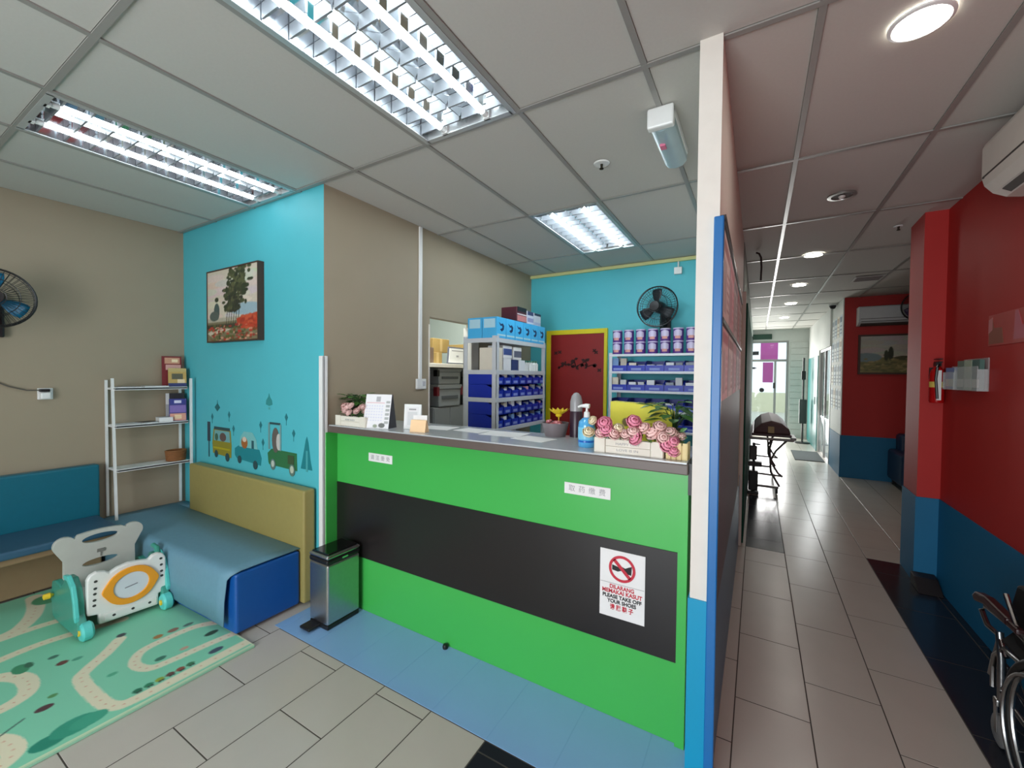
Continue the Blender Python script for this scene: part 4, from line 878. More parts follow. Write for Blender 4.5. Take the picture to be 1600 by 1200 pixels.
MB().prism([(cy_ - .03, cz_ - .012), (cy_ + .03, cz_ - .004), (cy_ + .028, cz_ + .002), (cy_ - .03, cz_ - .006)], 'x', fx + .004, fx + .006).build('mark', M('grey_mark', (130, 130, 140), .5), t)
dk = M('dark_hole', (60, 62, 60), .6)
for y, z in [(.90, .085), (.985, .082), (1.065, .08), (.825, .31), (.823, .27), (.821, .24), (.819, .205), (.818, .175), (1.124, .33), (1.126, .29), (1.127, .25), (1.128, .22)]:
    MB().prism(ring2(y, z, .008, .007, 10), 'x', fx - .001, fx + .0075 if z < .09 else fx + .002).build('hole', dk, t)
for y0, y1 in ((.742, .782), (1.122, 1.157)):
    MB().prism([(-3.62, .03), (-3.56, .02), (-3.20, .03), (-3.16, .06), (-3.165, .11), (-3.20, .15), (-3.21, .22), (-3.24, .29), (-3.30, .335), (-3.38, .33), (-3.40, .29), (-3.45, .25), (-3.55, .26), (-3.62, .24), (-3.645, .15)], 'y', y0, y1).build('side_frame', TP, t, bev=.008, segs=3)
    yo = y0 - .008 if y0 < 1 else y1 - .012
    MB().prism([(-3.18, .12), (-3.205, .14), (-3.22, .22), (-3.25, .285), (-3.31, .322), (-3.36, .318), (-3.37, .34), (-3.30, .352), (-3.23, .31), (-3.195, .23), (-3.175, .15)], 'y', yo, yo + .02).build('side_arch', CP, t, bev=.004)
for (x, y) in ((-3.165, .775), (-3.165, 1.138), (-3.56, .775), (-3.56, 1.138)):
    MB().lathe([(.001, -.026), (.04, -.026), (.05, -.016), (.05, .016), (.04, .026), (.001, .026)], (x, y, .065), 'y', 20).build('wheel', CP, t, smooth=True); wh = bpy.data.objects[-1] if False else COL.objects[-1]
    MB().lathe([(.001, -.032), (.016, -.032), (.018, .032), (.001, .032)], (x, y, .065), 'y', 14).build('wheel_cap', YP, wh, smooth=True)
MB().lathe([(.001, -.03), (.016, -.026), (.018, 0), (.001, .02)], (-3.58, .725, .17), 'y', 14).build('knob', YP, t, smooth=True)
MB().box(-3.60, .78, .15, -3.235, 1.125, .18).build('seat', GB, t, bev=.01)
bx = -3.52; ya, yb = .765, 1.105; yc = (ya + yb) / 2
def bear_out():
    p = [(ya + .004, .16), (yb - .004, .16), (yb - .006, .36)]
    er = (yb - .012, .458); el_ = (ya + .012, .458)
    p += [(er[0] + .050 * math.cos(R(a)), er[1] + .050 * math.sin(R(a))) for a in range(-40, 150, 18)]
    p += [(yc + (yb - ya) * .5 * x_, .488 + .024 * (1 - x_ * x_)) for x_ in (.60, .4, .2, 0, -.2, -.4, -.60)]
    p += [(el_[0] + .050 * math.cos(R(a)), el_[1] + .050 * math.sin(R(a))) for a in range(32, 222, 18)]
    p += [(ya + .006, .36)]
    return p
MB().holed(bear_out(), [ring2(yc, .462, .085, .026, 20), ring2(yc, .315, .085, .022, 20)], 'x', bx - .03, bx).build('bear_back', GB, t, bev=.006, segs=2)
MB().prism([(yc - .02, .372), (yc + .02, .372), (yc + .018, .392), (yc - .018, .392)], 'x', bx - .001, bx + .004).build('nose', M('nose_grey', (120, 122, 116), .5), t)
MB().box(bx, yc - .004, .345, bx + .003, yc + .004, .375).build('mouth', M('nose_grey', (120, 122, 116), .5), t)
MB().tube([(-3.28, 1.14, .32), (-3.30, 1.14, .37), (-3.36, 1.14, .375)], .014, 10).build('grip', TP, t, smooth=True)
# ------------------------------------------------------------------ behind the counter
t = thing('wall_switch', 'white wall switch at the foot of a white trunking on the taupe wall', 'switch', (-2.395, 2.58, 1.38))
MB().box(-2.399, 2.53, 1.375, -2.380, 2.64, 1.46).build('plate', WHITE, t, bev=.004)
MB().box(-2.381, 2.59, 1.40, -2.375, 2.625, 1.44).build('rocker', M('rocker_grey', (196, 198, 204), .4), t, bev=.002)
MB().box(-2.399, 2.56, 1.46, -2.384, 2.592, 2.698).build('trunking', WHITE, t, bev=.002)
t = thing('junction_box', 'small white junction box high on the turquoise wall above the fan', 'junction box', (-.71, 4.51, 2.53))
MB().box(-.75, 4.495, 2.535, -.675, 4.53, 2.605).build('box', WHITE, t, bev=.004)
MB().cyl((-.712, 4.515, 2.60), (-.712, 4.515, 2.69), .008, 8).build('conduit', WHITE, t)

ANG = M('pale_steel_angle', (206, 210, 216), .4, .1)
BINB = M('blue_bin_plastic', (14, 44, 168), .35, var=.05)
def bin_mb(w, d, h):      # open-fronted picking bin, front at y=-d/2
    th = .004; mb = MB()
    mb.box(-w / 2, -d / 2, 0, w / 2, d / 2, th); mb.box(-w / 2, d / 2 - th, 0, w / 2, d / 2, h)
    for s in (-1, 1):
        x = s * (w / 2 - th / 2)
        mb.prism([(-d / 2, 0), (d / 2, 0), (d / 2, h), (-d / 2 + d * .35, h), (-d / 2, h * .62)], 'x', x - th / 2, x + th / 2)
    mb.box(-w / 2, -d / 2, 0, w / 2, -d / 2 + th, h * .55)
    return mb
BIN_PROTO = {}
def bin_at(loc, rz, dims, label, group):
    if dims not in BIN_PROTO or True:
        t = thing('storage_bin', label, 'bin', loc, group, local=True, rotz=rz)
        if dims in BIN_PROTO:
            for ch in BIN_PROTO[dims]:
                c = ch.copy(); COL.objects.link(c); c.parent = t
        else:
            a = bin_mb(*dims).build('tub', BINB, t)
            w, d, h = dims
            b = MB().box(-w * .28, -d / 2 - .0015, h * .10, w * .28, -d / 2 + .001, h * .30).build('label_slot', M('bin_label', (130, 146, 206), .5), t)
            BIN_PROTO[dims] = [a, b]
    return t
MEDC = [M('carton_white', (226, 228, 232), .5), M('carton_ivory', (222, 214, 198), .5), M('carton_grey', (150, 156, 168), .5), M('carton_blue', (120, 156, 206), .5), M('carton_pink', (206, 150, 160), .5), M('carton_navy', (44, 60, 110), .5)]
BOXP = {}
CN = ['white', 'ivory', 'grey', 'light blue', 'pink', 'navy']
def small_box(loc, rz, dims, mi, label, group, name='medicine_box'):
    key = (dims, mi)
    if key in BOXP:
        o = BOXP[key].copy(); COL.objects.link(o); o.location = loc; o.rotation_euler = (0, 0, rz); o['label'] = label; o['group'] = group; return o
    w, d, h = dims; mb = MB().box(-w / 2, -d / 2, 0, w / 2, d / 2, h)
    o = mb.build(name, MEDC[mi]); o.rotation_euler = (0, 0, rz); o.location = loc; tag(o, label, 'box', group); BOXP[key] = o; return o
# --- steel rack along the taupe wall (faces +x)
XF, XB, Y0, Y1 = -1.98, -2.34, 3.095, 4.075
t = thing('shelf_rack', 'white slotted steel rack of blue bins beside the store room doorway', 'shelf', ((XF + XB) / 2, (Y0 + Y1) / 2, 0))
for x, y, sx, sy in ((XF, Y0, -1, 1), (XF, Y1, -1, -1), (XB, Y0, 1, 1), (XB, Y1, 1, -1)):
    MB().box(x, y, 0, x + sx * .045, y + sy * .004, 1.845).box(x, y, 0, x + sx * .004, y + sy * .045, 1.845).build('upright', ANG, t)
TZ = [1.825, 1.540, 1.290, 1.020, .70, .35]
for z in TZ:
    MB().box(XB, Y0 + .004, z - .012, XF, Y1 - .004, z).box(XF - .012, Y0, z - .038, XF + .002, Y1, z + .002).box(XB, Y0 - .002, z - .038, XF, Y0 + .004, z + .002).build('shelf', ANG, t, bev=.002)
dims = (.132, .30, .118)
for s_, zs in ((3, 1.0215), (2, 1.2915)):
    for r_ in (0, 1):
        hh = .118 if s_ != 3 else .124
        for k in range(7):
            y = Y0 + .068 + k * .1405; z = zs + r_ * .1185
            row = 'lower' if r_ == 0 else 'upper'; sh = {2: 'upper bin shelf', 3: 'lower bin shelf', 4: 'x'}[s_]
            bin_at((-2.135, y, z), R(90), dims, 'blue bin, %s from the doorway, %s row, %s of the steel rack' % (ORD[k], row, sh), 'blue bins on the steel rack')
            rn = random.Random(s_ * 100 + r_ * 10 + k)
            for q in range(2):
                h_ = rn.choice([.075, .09, .105]) if r_ == 0 else rn.choice([.08, .095, .105]); m_ = rn.choice([0, 0, 1, 2, 3, 0, 4])
                small_box((-2.012 - .03 * q, y - .03 + .058 * q, z + .0045), R(90), (.05, .035, min(h_, .105)), m_, '%s carton, %s side of %s bin, %s row, %s, steel rack' % (CN[m_], ('left', 'right')[q], ORD[k], row, sh), 'medicine cartons in the bins')
# top of rack: sky-blue tissue style cartons
SKY = M('sky_blue_carton', (70, 178, 232), .45); SKYW = M('pale_carton_side', (176, 216, 232), .5)
proto = None
for r_ in (0, 1):
    for k in range(6):
        lb = 'sky blue swirl carton, %s from the doorway in the %s row' % (ORD[k], 'front' if r_ == 0 else 'rear')
        loc = (-2.06 - .16 * r_, Y0 + .085 + k * .161, 1.8275)
        t = thing('carton', lb, 'box', loc, 'sky blue cartons on the steel rack', local=True, rotz=R(90))
        if proto is None:
            a = MB().box(-.078, -.078, 0, .078, .078, .185).build('carton_body', SKY, t, bev=.002)
            b = MB().box(-.0785, -.06, .09, -.0775, .06, .17).build('side_label', SKYW, t)
            sw = MB(); sw.prism([(x_ * .045, .10 + y_ * .045) for x_, y_ in [(-1, .9), (-.2, .55), (.4, .75), (.95, .3), (.8, -.5), (.1, -.9), (-.6, -.5), (-.1, -.35), (.35, -.1), (.2, .25), (-.4, .2)]], 'y', -.0778, -.0792)
            cblob = sw.build('swirl_mark', M('navy_swirl', (18, 40, 92), .5), t)
            d = MB().box(-.07, -.079, .02, .07, -.0778, .035).build('pale_strip', SKYW, t); proto = [a, b, cblob, d]
        else:
            for ch in proto:
                c_ = ch.copy(); COL.objects.link(c_); c_.parent = t
def pack(name, label, x0, y0, z0, x1, y1, z1, colr, bands, cat='pack', axis='x', group=None):
    t = thing(name, label, cat, ((x0 + x1) / 2, (y0 + y1) / 2, z0), group)
    MB().box(x0, y0, z0, x1, y1, z1).build('pack_body', M('pack_%d_%d_%d' % colr, colr, .4), t, bev=.006)
    for a, b, c_ in bands:
        za, zb = z0 + a * (z1 - z0), z0 + b * (z1 - z0); m_ = M('band_%d_%d_%d' % c_, c_, .4)
        (MB().box(x1 - .001, y0 + .008, za, x1 + .0015, y1 - .008, zb) if axis == 'x' else MB().box(x0 + .008, y0 - .0015, za, x1 - .008, y0 + .001, zb)).build('printed_band', m_, t)
    return t
pack('diaper_pack', 'dark red and black pack lying on the sky blue cartons', -2.20, 3.52, 2.0135, -2.02, 3.72, 2.165, (80, 24, 40), [(.72, 1, (26, 20, 28)), (.1, .45, (196, 120, 120)), (.5, .58, (220, 210, 210))])
pack('diaper_pack', 'white and violet pack standing on the sky blue cartons', -2.20, 3.73, 2.0135, -2.02, 3.87, 2.15, (206, 208, 220), [(.7, .98, (60, 60, 100)), (.2, .5, (150, 150, 190))])
pack('diaper_pack', 'pale grey pack at the far end on the sky blue cartons', -2.20, 3.88, 2.0135, -2.02, 4.04, 2.15, (196, 200, 208), [(.8, .98, (40, 44, 70)), (.1, .3, (170, 176, 200))])
# first shelf: white boxes, bottles
bx_list = [(3.16, .10, .20, 1, 'ivory box at the doorway end of the upper rack shelf'), (3.30, .13, .11, 0, 'white box under two dark-labelled boxes on the upper rack shelf'), (3.44, .12, .10, 5, 'navy box between white boxes on the upper rack shelf'), (3.575, .12, .10, 0, 'white box right of the navy box on the upper rack shelf')]
for y, w_, h_, mi, lb in bx_list:
    small_box((-2.08, y, 1.5415), R(90), (w_, .18, h_), mi, lb, 'boxes on the upper rack shelf', 'supply_box')
pack('supply_pack', 'white pack with blue square label stacked on the upper rack shelf', -2.17, 3.24, 1.653, -2.0, 3.40, 1.77, (224, 226, 228), [(.25, .75, (60, 80, 140))], 'box')
pack('supply_pack', 'white pack with grey label stacked beside the blue-labelled pack', -2.17, 3.43, 1.643, -2.0, 3.585, 1.765, (228, 228, 226), [(.2, .7, (96, 100, 120))], 'box')
bp = None
for k in range(7):
    y = 3.68 + .055 * k; lb = 'small white bottle on the upper rack shelf, %s from the white boxes' % ORD[k]
    t = thing('medicine_bottle', lb, 'bottle', (-2.06, y, 1.5415), 'white bottles on the upper rack shelf', local=True)
    if bp is None:
        bp = [MB().lathe([(.001, 0), (.023, 0), (.024, .07), (.012, .085), (.012, .09), (.001, .09)], (0, 0, 0), 'z', 14).build('bottle', WHITE, t, smooth=True),
              MB().lathe([(.014, .09), (.014, .108), (.001, .108)], (0, 0, 0), 'z', 12).build('cap', M('green_cap', (70, 130, 110), .4), t, smooth=True)]
    else:
        for ch in bp: c_ = ch.copy(); COL.objects.link(c_); c_.parent = t
# --- shelf right of the red door (faces -y)
x0, x1, yf, yb = -1.30, -.24, 4.14, 4.47
t = thing('shelf_rack', 'white slotted steel rack of tins right of the red door', 'shelf', ((x0 + x1) / 2, 4.3, 0))
for x, y, sx, sy in ((x0, yf, 1, 1), (x1, yf, -1, 1), (x0, yb, 1, -1), (x1, yb, -1, -1)):
    MB().box(x, y, 0, x + sx * .035, y + sy * .004, 1.73).box(x, y, 0, x + sx * .004, y + sy * .035, 1.73).build('upright', ANG, t)
for z in (1.715, 1.545, 1.355, 1.165, .98, .6):
    MB().box(x0, yf + .012, z - .012, x1, yb, z).box(x0, yf - .002, z - .022, x1, yf + .012, z + .002).build('shelf', ANG, t, bev=.002)
TINW = M('tin_silver', (196, 188, 216), .35, .1); TINP = M('tin_violet', (84, 44, 130), .35); TINPK = M('tin_peach_label', (210, 150, 140), .4); TIND = M('tin_rim', (60, 34, 86), .3, .4)
tp = None
for k in range(7):
    for r_ in (0, 1):
        lb = 'violet tin on the rack top, %s from the red door, %s layer' % (ORD[k], 'lower' if r_ == 0 else 'upper')
        t = thing('milk_tin', lb, 'tin', (-1.235 + .1165 * k, 4.215, 1.718 + r_ * .121), 'violet milk powder tins on the rack', local=True)
        if tp is None:
            tp = [MB().lathe([(.001, 0), (.047, 0), (.048, .003), (.047, .006), (.047, .112), (.001, .112)], (0, 0, 0), 'z', 20).build('tin_body', TINP, t, smooth=True),
                  MB().lathe([(.049, .108), (.049, .119), (.046, .1205), (.001, .1205)], (0, 0, 0), 'z', 20).build('lid', TINW, t, smooth=True)]
            lab = MB(); vs = []; n = 12
            for i in range(n + 1):
                a = R(-90) + R(-48 + 96 * i / n); q = .0478
                vs += [(q * math.cos(a), q * math.sin(a), .05 - .02 * math.cos((i - 6) / 6 * 1.4)), (q * math.cos(a), q * math.sin(a), .085 + .018 * math.cos((i - 6) / 6 * 1.4))]
            lab.add(vs, [(2 * i, 2 * i + 2, 2 * i + 3, 2 * i + 1) for i in range(n)]); tp.append(lab.build('label', TINW, t, smooth=True))
            lab = MB(); vs = []
            for i in range(n + 1):
                a = R(-90) + R(-30 + 60 * i / n); q = .0483
                vs += [(q * math.cos(a), q * math.sin(a), .018), (q * math.cos(a), q * math.sin(a), .044)]
            lab.add(vs, [(2 * i, 2 * i + 2, 2 * i + 3, 2 * i + 1) for i in range(n)]); tp.append(lab.build('peach_label', TINPK, t, smooth=True))
        else:
            for ch in tp: c_ = ch.copy(); COL.objects.link(c_); c_.parent = t
dims = (.172, .27, .105)
for si, zs in enumerate((1.5465, 1.3565, 1.1665, .9815)):
    for k in range(6):
        x = -1.205 + .176 * k
        sh = ['top', 'second', 'third', 'fourth'][si]
        bin_at((x, 4.285, zs), 0, dims, 'wide blue bin, %s from the red door on the %s bin shelf' % (ORD[k], sh), 'wide blue bins under the tins')
        rn = random.Random(si * 50 + k)
        for q in range(2):
            h_ = rn.choice([.06, .08, .10, .125]) if si < 2 else rn.choice([.05, .07]); mi = [3, 1, 0, 0, 2, 0][(k + q + si) % 6]
            small_box((x - .04 + .078 * q, 4.19 + .03 * q, zs + .0045), 0, (.07 if q == 0 else .06, .04, h_), mi, '%s carton, %s side of %s wide blue bin, %s bin shelf under the tins' % (CN[mi], ('left', 'right')[q], ORD[k], sh), 'cartons in the wide blue bins')
# --- store room contents seen through the doorway
GD = M('grey_drawer_plastic', (156, 164, 170), .45); GD2 = M('grey_cabinet', (140, 146, 150), .5); DRK = M('dark_panel', (96, 106, 108), .5)
xs_ = -2.95
t = thing('storage_shelf', 'pale shelf board inside the store room doorway', 'shelf', (-3.15, 3.7, 0))
MB().box(-3.42, 3.0, 1.57, -2.86, 4.46, 1.612).build('board', OFFW, t, bev=.003)
for y in (3.02, 4.43): MB().box(-3.40, y, 0, -2.92, y + .02, 1.57).build('side_panel', DRK, t)
MB().box(-3.41, 3.04, 0, -3.39, 4.43, 1.57).build('back_panel', DRK, t)
t = thing('drawer_cabinet', 'grey two door cabinet in the store room under two grey tubs', 'cabinet', (-3.1, 3.63, 0))
MB().box(-3.35, 3.37, 0, -2.94, 3.90, 1.145).build('carcass', GD2, t, bev=.004)
for y in (3.375, 3.64): MB().box(-2.942, y, .05, -2.925, y + .255, 1.135).build('door', GD2, t, bev=.004)
for i, (z, h_, lb) in enumerate(((1.147, .24, 'grey plastic tub standing on the grey store room cabinet'), (1.389, .172, 'grey plastic tub stacked on top of another grey tub'))):
    t = thing('storage_tub', lb, 'tub', (-3.08, 3.62, z), 'grey tubs in the store room')
    MB().prism([(3.44, z), (3.80, z), (3.82, z + h_ * .8), (3.42, z + h_ * .8)], 'x', -3.30, -2.92).build('tub', GD, t, bev=.01); tb = COL.objects[-1]
    MB().box(-3.31, 3.41, z + h_ * .8, -2.91, 3.83, z + h_).build('lid', GD, t, bev=.006)
    MB().box(-2.921, 3.48, z + h_ * .35, -2.912, 3.76, z + h_ * .5).build('front_grip', M('dark_grip', (96, 102, 108), .5), t, bev=.003)
    for y in (3.41, 3.83): MB().box(-2.96, y - .02, z + h_ * .5, -2.905, y + .02, z + h_ * .9).build('clip', BLACK if i else M('maroon_clip', (110, 30, 40), .4), tb, bev=.004)
KR = M('brown_cardboard', (150, 124, 70), .7, var=.1); KR2 = M('dark_cardboard', (96, 78, 62), .7, var=.1)
def carton(label, c, d, m_, group='cartons on the store room shelf'):
    t = thing('cardboard_box', label, 'box', c, group)
    MB().box(c[0] - d[0] / 2, c[1] - d[1] / 2, c[2], c[0] + d[0] / 2, c[1] + d[1] / 2, c[2] + d[2]).build('carton', m_, t, bev=.004)
    MB().box(c[0] + d[0] / 2 - .001, c[1] - .02, c[2] + .01, c[0] + d[0] / 2 + .001, c[1] + .02, c[2] + d[2]).build('tape', M('tape_tan', (176, 150, 100), .4), t)
carton('dark cardboard box at the left of the store room shelf', (-3.1, 3.33, 1.613), (.25, .17, .17), KR2)
carton('brown cardboard box left of the white framed notice in the store room', (-3.12, 3.50, 1.613), (.25, .15, .125), KR)
carton('upper brown cardboard box stacked on the store room shelf', (-3.14, 3.58, 1.739), (.25, .28, .15), KR)
carton('tan cardboard box at the right end of the store room shelf', (-3.1, 4.06, 1.613), (.25, .2, .24), KR)
t = thing('framed_notice', 'white dark-framed notice leaning on the store room shelf', 'frame', (-2.90, 3.71, 1.613))
MB().prism([(3.55, 1.614), (3.885, 1.614), (3.895, 1.80), (3.57, 1.80)], 'x', -2.915, -2.90).build('frame', M('grey_frame', (96, 100, 112), .4), t, bev=.003)
MB().prism([(3.565, 1.627), (3.868, 1.627), (3.878, 1.785), (3.585, 1.785)], 'x', -2.90, -2.897).build('sheet', PAPER, t)
B(-2.8968, 3.70, 1.69, -2.8962, 3.74, 1.71).build('mark', INKG, t)
B(-2.8968, 3.62, 1.755, -2.8962, 3.82, 1.765).build('mark', INKG, t)
o = B(-2.98, 3.935, 1.36, -2.915, 4.02, 1.53).build('black_bag', BLACK, bev=.02); tag(o, 'small black bag hanging right of the grey store room tubs', 'bag')
# ------------------------------------------------------------------ partition board, right wall, corridor
t = thing('notice_board', 'long grey notice board on the corridor side of the partition', 'board', (-.115, 2.7, .66))
MB().box(-.122, 1.665, .66, -.113, 3.66, 2.055).build('panel', M('grey_gloss_board', (104, 106, 108), .5, spec=.25), t)
AL = M('dark_aluminium', (70, 66, 66), .35, .6)
MB().box(-.124, 1.665, 2.05, -.106, 3.66, 2.075).build('top_rail', AL, t)
MB().box(-.124, 1.665, 1.695, -.108, 3.66, 1.712).build('middle_rail', AL, t)
MB().box(-.124, 3.64, .66, -.108, 3.66, 2.05).build('end_rail', M('cream_rail', (200, 186, 160), .5), t)
PC = [((240, 206, 206), (206, 140, 150)), ((238, 228, 224), (180, 140, 140)), ((236, 196, 204), (214, 150, 160)), ((236, 234, 234), (170, 170, 180))]
n_ = 0
for r_, (za, zb) in enumerate(((1.41, 1.685), (1.72, 2.03))):
    for k in range(5):
        y = 1.70 + k * .39; bg, fg = PC[(k + r_) % 4]
        lb = '%s poster on the partition notice board, %s from its near end' % ('lower' if r_ == 0 else 'upper', ORD[k])
        t = thing('poster', lb, 'poster', (-.112, y + .17, za), 'posters on the partition notice board')
        MB().box(-.1128, y, za, -.1118, y + .35, zb).build('sheet', PAPER, t)
        cv = Canvas(.35, zb - za, 36, bg); h_ = zb - za
        cv.rect(.02, h_ * .78, .33, h_ * .92, fg); cv.rect(.03, h_ * .1, .16, h_ * .7, tuple(int(v * .85) for v in bg))
        for q in range(5): cv.rect(.19, h_ * (.15 + .11 * q), .32, h_ * (.19 + .11 * q), fg)
        cv.build('printed_front', (-.1115, y, za), (0, .35, 0), (0, 0, h_), t)
# split air conditioners
def aircon(label, prof_, ax, a, b, flap, slot, front):
    pass
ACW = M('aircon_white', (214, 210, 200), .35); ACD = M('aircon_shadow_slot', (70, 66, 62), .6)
t = thing('air_conditioner', 'large white split air conditioner on the near red wall', 'air conditioner', (1.05, 2.4, 2.36))
prof = [(1.148, 2.655), (.955, 2.655), (.935, 2.645), (.925, 2.62), (.925, 2.48), (.935, 2.44), (.965, 2.40), (1.01, 2.375), (1.06, 2.365), (1.148, 2.365)]
MB().prism(prof, 'y', 1.95, 2.94).build('body', ACW, t, bev=.006)
MB().prism([(.9235, 2.475), (.932, 2.435), (.96, 2.395), (.966, 2.401), (.94, 2.44), (.93, 2.478)], 'y', 1.99, 2.90).build('flap', ACW, t)
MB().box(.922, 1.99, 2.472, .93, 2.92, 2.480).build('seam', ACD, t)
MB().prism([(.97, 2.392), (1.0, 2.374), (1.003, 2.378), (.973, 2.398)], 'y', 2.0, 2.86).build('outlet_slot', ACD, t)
t = thing('air_conditioner', 'white split air conditioner high on the far red wall', 'air conditioner', (1.7, 7.87, 2.26))
prof2 = [(7.965, 2.535), (7.79, 2.535), (7.775, 2.52), (7.775, 2.36), (7.79, 2.31), (7.84, 2.275), (7.90, 2.262), (7.965, 2.262)]
MB().prism(prof2, 'x', 1.25, 2.15).build('body', M('aircon_grey_white', (196, 200, 200), .4), t, bev=.006)
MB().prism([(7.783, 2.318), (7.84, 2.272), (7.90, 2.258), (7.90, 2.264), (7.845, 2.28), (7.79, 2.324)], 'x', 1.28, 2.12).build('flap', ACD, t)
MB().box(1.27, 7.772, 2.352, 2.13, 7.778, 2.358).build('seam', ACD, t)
# fire extinguisher
t = thing('fire_extinguisher', 'red fire extinguisher hung on the near face of the red pillar', 'fire extinguisher', (1.10, 4.085, 1.33))
EXR = M('extinguisher_red', (176, 16, 18), .25)
MB().lathe([(.001, 0), (.036, 0), (.04, .012), (.04, .20), (.034, .232), (.018, .25), (.014, .262), (.001, .262)], (1.10, 4.085, 1.33), 'z', 20).build('cylinder', EXR, t, smooth=True)
MB().lathe([(.0405, .11), (.0405, .15)], (1.10, 4.085, 1.33), 'z', 20).build('label', M('yellow_white_label', (214, 190, 90), .5), t)
MB().box(1.085, 4.06, 1.59, 1.115, 4.11, 1.615).box(1.09, 4.02, 1.615, 1.11, 4.12, 1.622).box(1.09, 4.02, 1.635, 1.11, 4.12, 1.642).build('valve_handle', BLACK, t)
MB().tube([(1.098, 4.05, 1.60), (1.085, 4.03, 1.58), (1.08, 4.035, 1.50), (1.09, 4.035, 1.36)], .008, 8).build('hose', BLACK, t, smooth=True)
MB().box(1.088, 4.0435, 1.35, 1.112, 4.046, 1.56).build('white_sticker', PAPER, t)
MB().box(1.07, 4.12, 1.50, 1.13, 4.14, 1.58).build('bracket', BLACK, t)
# brochure holders on the right wall
ACR = M('clear_acrylic', (240, 246, 246), .05, trans=.0, alpha=.28, var=0)
def holder(label, y0, y1, z0, z1, cols, glabel):
    t = thing('brochure_holder', label, 'holder', (1.12, (y0 + y1) / 2, z0), 'brochure holders on the red wall')
    MB().box(1.144, y0, z0, 1.149, y1, z1).box(1.10, y0, z0, 1.144, y1, z0 + .004).box(1.10, y0, z0, 1.104, y1, z0 + (z1 - z0) * .75).box(1.10, y0, z0, 1.144, y0 + .004, z1 * .4 + z0 * .6 + .05).box(1.10, y1 - .004, z0, 1.144, y1, z1 * .4 + z0 * .6 + .05).build('acrylic_case', ACR, t)
    n = len(cols); w_ = (y1 - y0 - .012) / n
    for i, (cc, lb) in enumerate(cols):
        ya = y0 + .006 + i * w_
        b = thing('brochure_stack', lb, 'brochure', (1.125, ya + w_ / 2, z0 + .005), glabel)
        MB().box(1.112, ya + .003, z0 + .005, 1.132, ya + w_ - .003, z1 - .01).build('leaflets', M('leaflet_%d_%d_%d' % cc, cc, .5), b)
        MB().box(1.1112, ya + .008, z0 + .02, 1.1122, ya + w_ - .008, z0 + .07).build('printed_block', M('leaflet_pale', (206, 208, 196), .5), b)
holder('smaller clear brochure holder on the red wall next to the pillar', 3.80, 3.98, 1.43, 1.585, [((120, 140, 190), 'blue leaflets in the smaller brochure holder')], 'leaflets on the red wall')
holder('larger clear brochure holder on the near red wall', 3.46, 3.79, 1.43, 1.625, [((70, 104, 96), 'teal leaflets in the larger brochure holder'), ((170, 184, 160), 'pale green leaflets in the larger brochure holder'), ((120, 134, 120), 'grey green leaflets in the larger brochure holder')], 'leaflets on the red wall')
# pink acrylic sign on the right wall
t = thing('wall_sign', 'translucent pinkish sticker panel on the near red wall by the air conditioner', 'sign', (1.147, 3.2, 1.69))
MB().box(1.146, 2.90, 1.69, 1.1495, 3.48, 1.865).build('clear_plate', M('red_tinted_plate', (186, 40, 36), .3), t)
PKS = M('pink_sign_print', (206, 130, 130), .5); PKB = M('brown_sign_print', (150, 84, 66), .5)
MB().prism([(3.47, 1.70), (3.47, 1.83), (3.43, 1.845), (3.41, 1.79), (3.32, 1.785), (3.30, 1.70)], 'x', 1.1448, 1.1462).build('print_shape', PKB, t)
MB().prism([(3.475, 1.76), (3.475, 1.84), (3.43, 1.85), (3.43, 1.78)], 'x', 1.1444, 1.1458).build('print_shape', PKS, t)
MB().prism([(3.20, 1.71), (3.19, 1.86), (3.16, 1.86), (3.12, 1.78), (3.05, 1.77), (3.05, 1.71)], 'x', 1.1448, 1.1462).build('print_shape', M('rose_sign_print', (190, 96, 110), .5), t)
for z in (1.745, 1.80, 1.815, 1.83): MB().box(1.1446, 2.93, z, 1.1462, 3.10, z + .007).build('print_line', PKS, t)
# low block at the foot of the pillar
o = MB().prism([(3.93, .002), (4.128, .002), (4.128, .085), (4.05, .075)], 'x', 1.0, 1.13).build('floor_wedge', M('dark_rubber', (34, 28, 28), .5), bev=.004)
tag(o, 'dark wedge block on the floor at the foot of the red pillar', 'wedge')
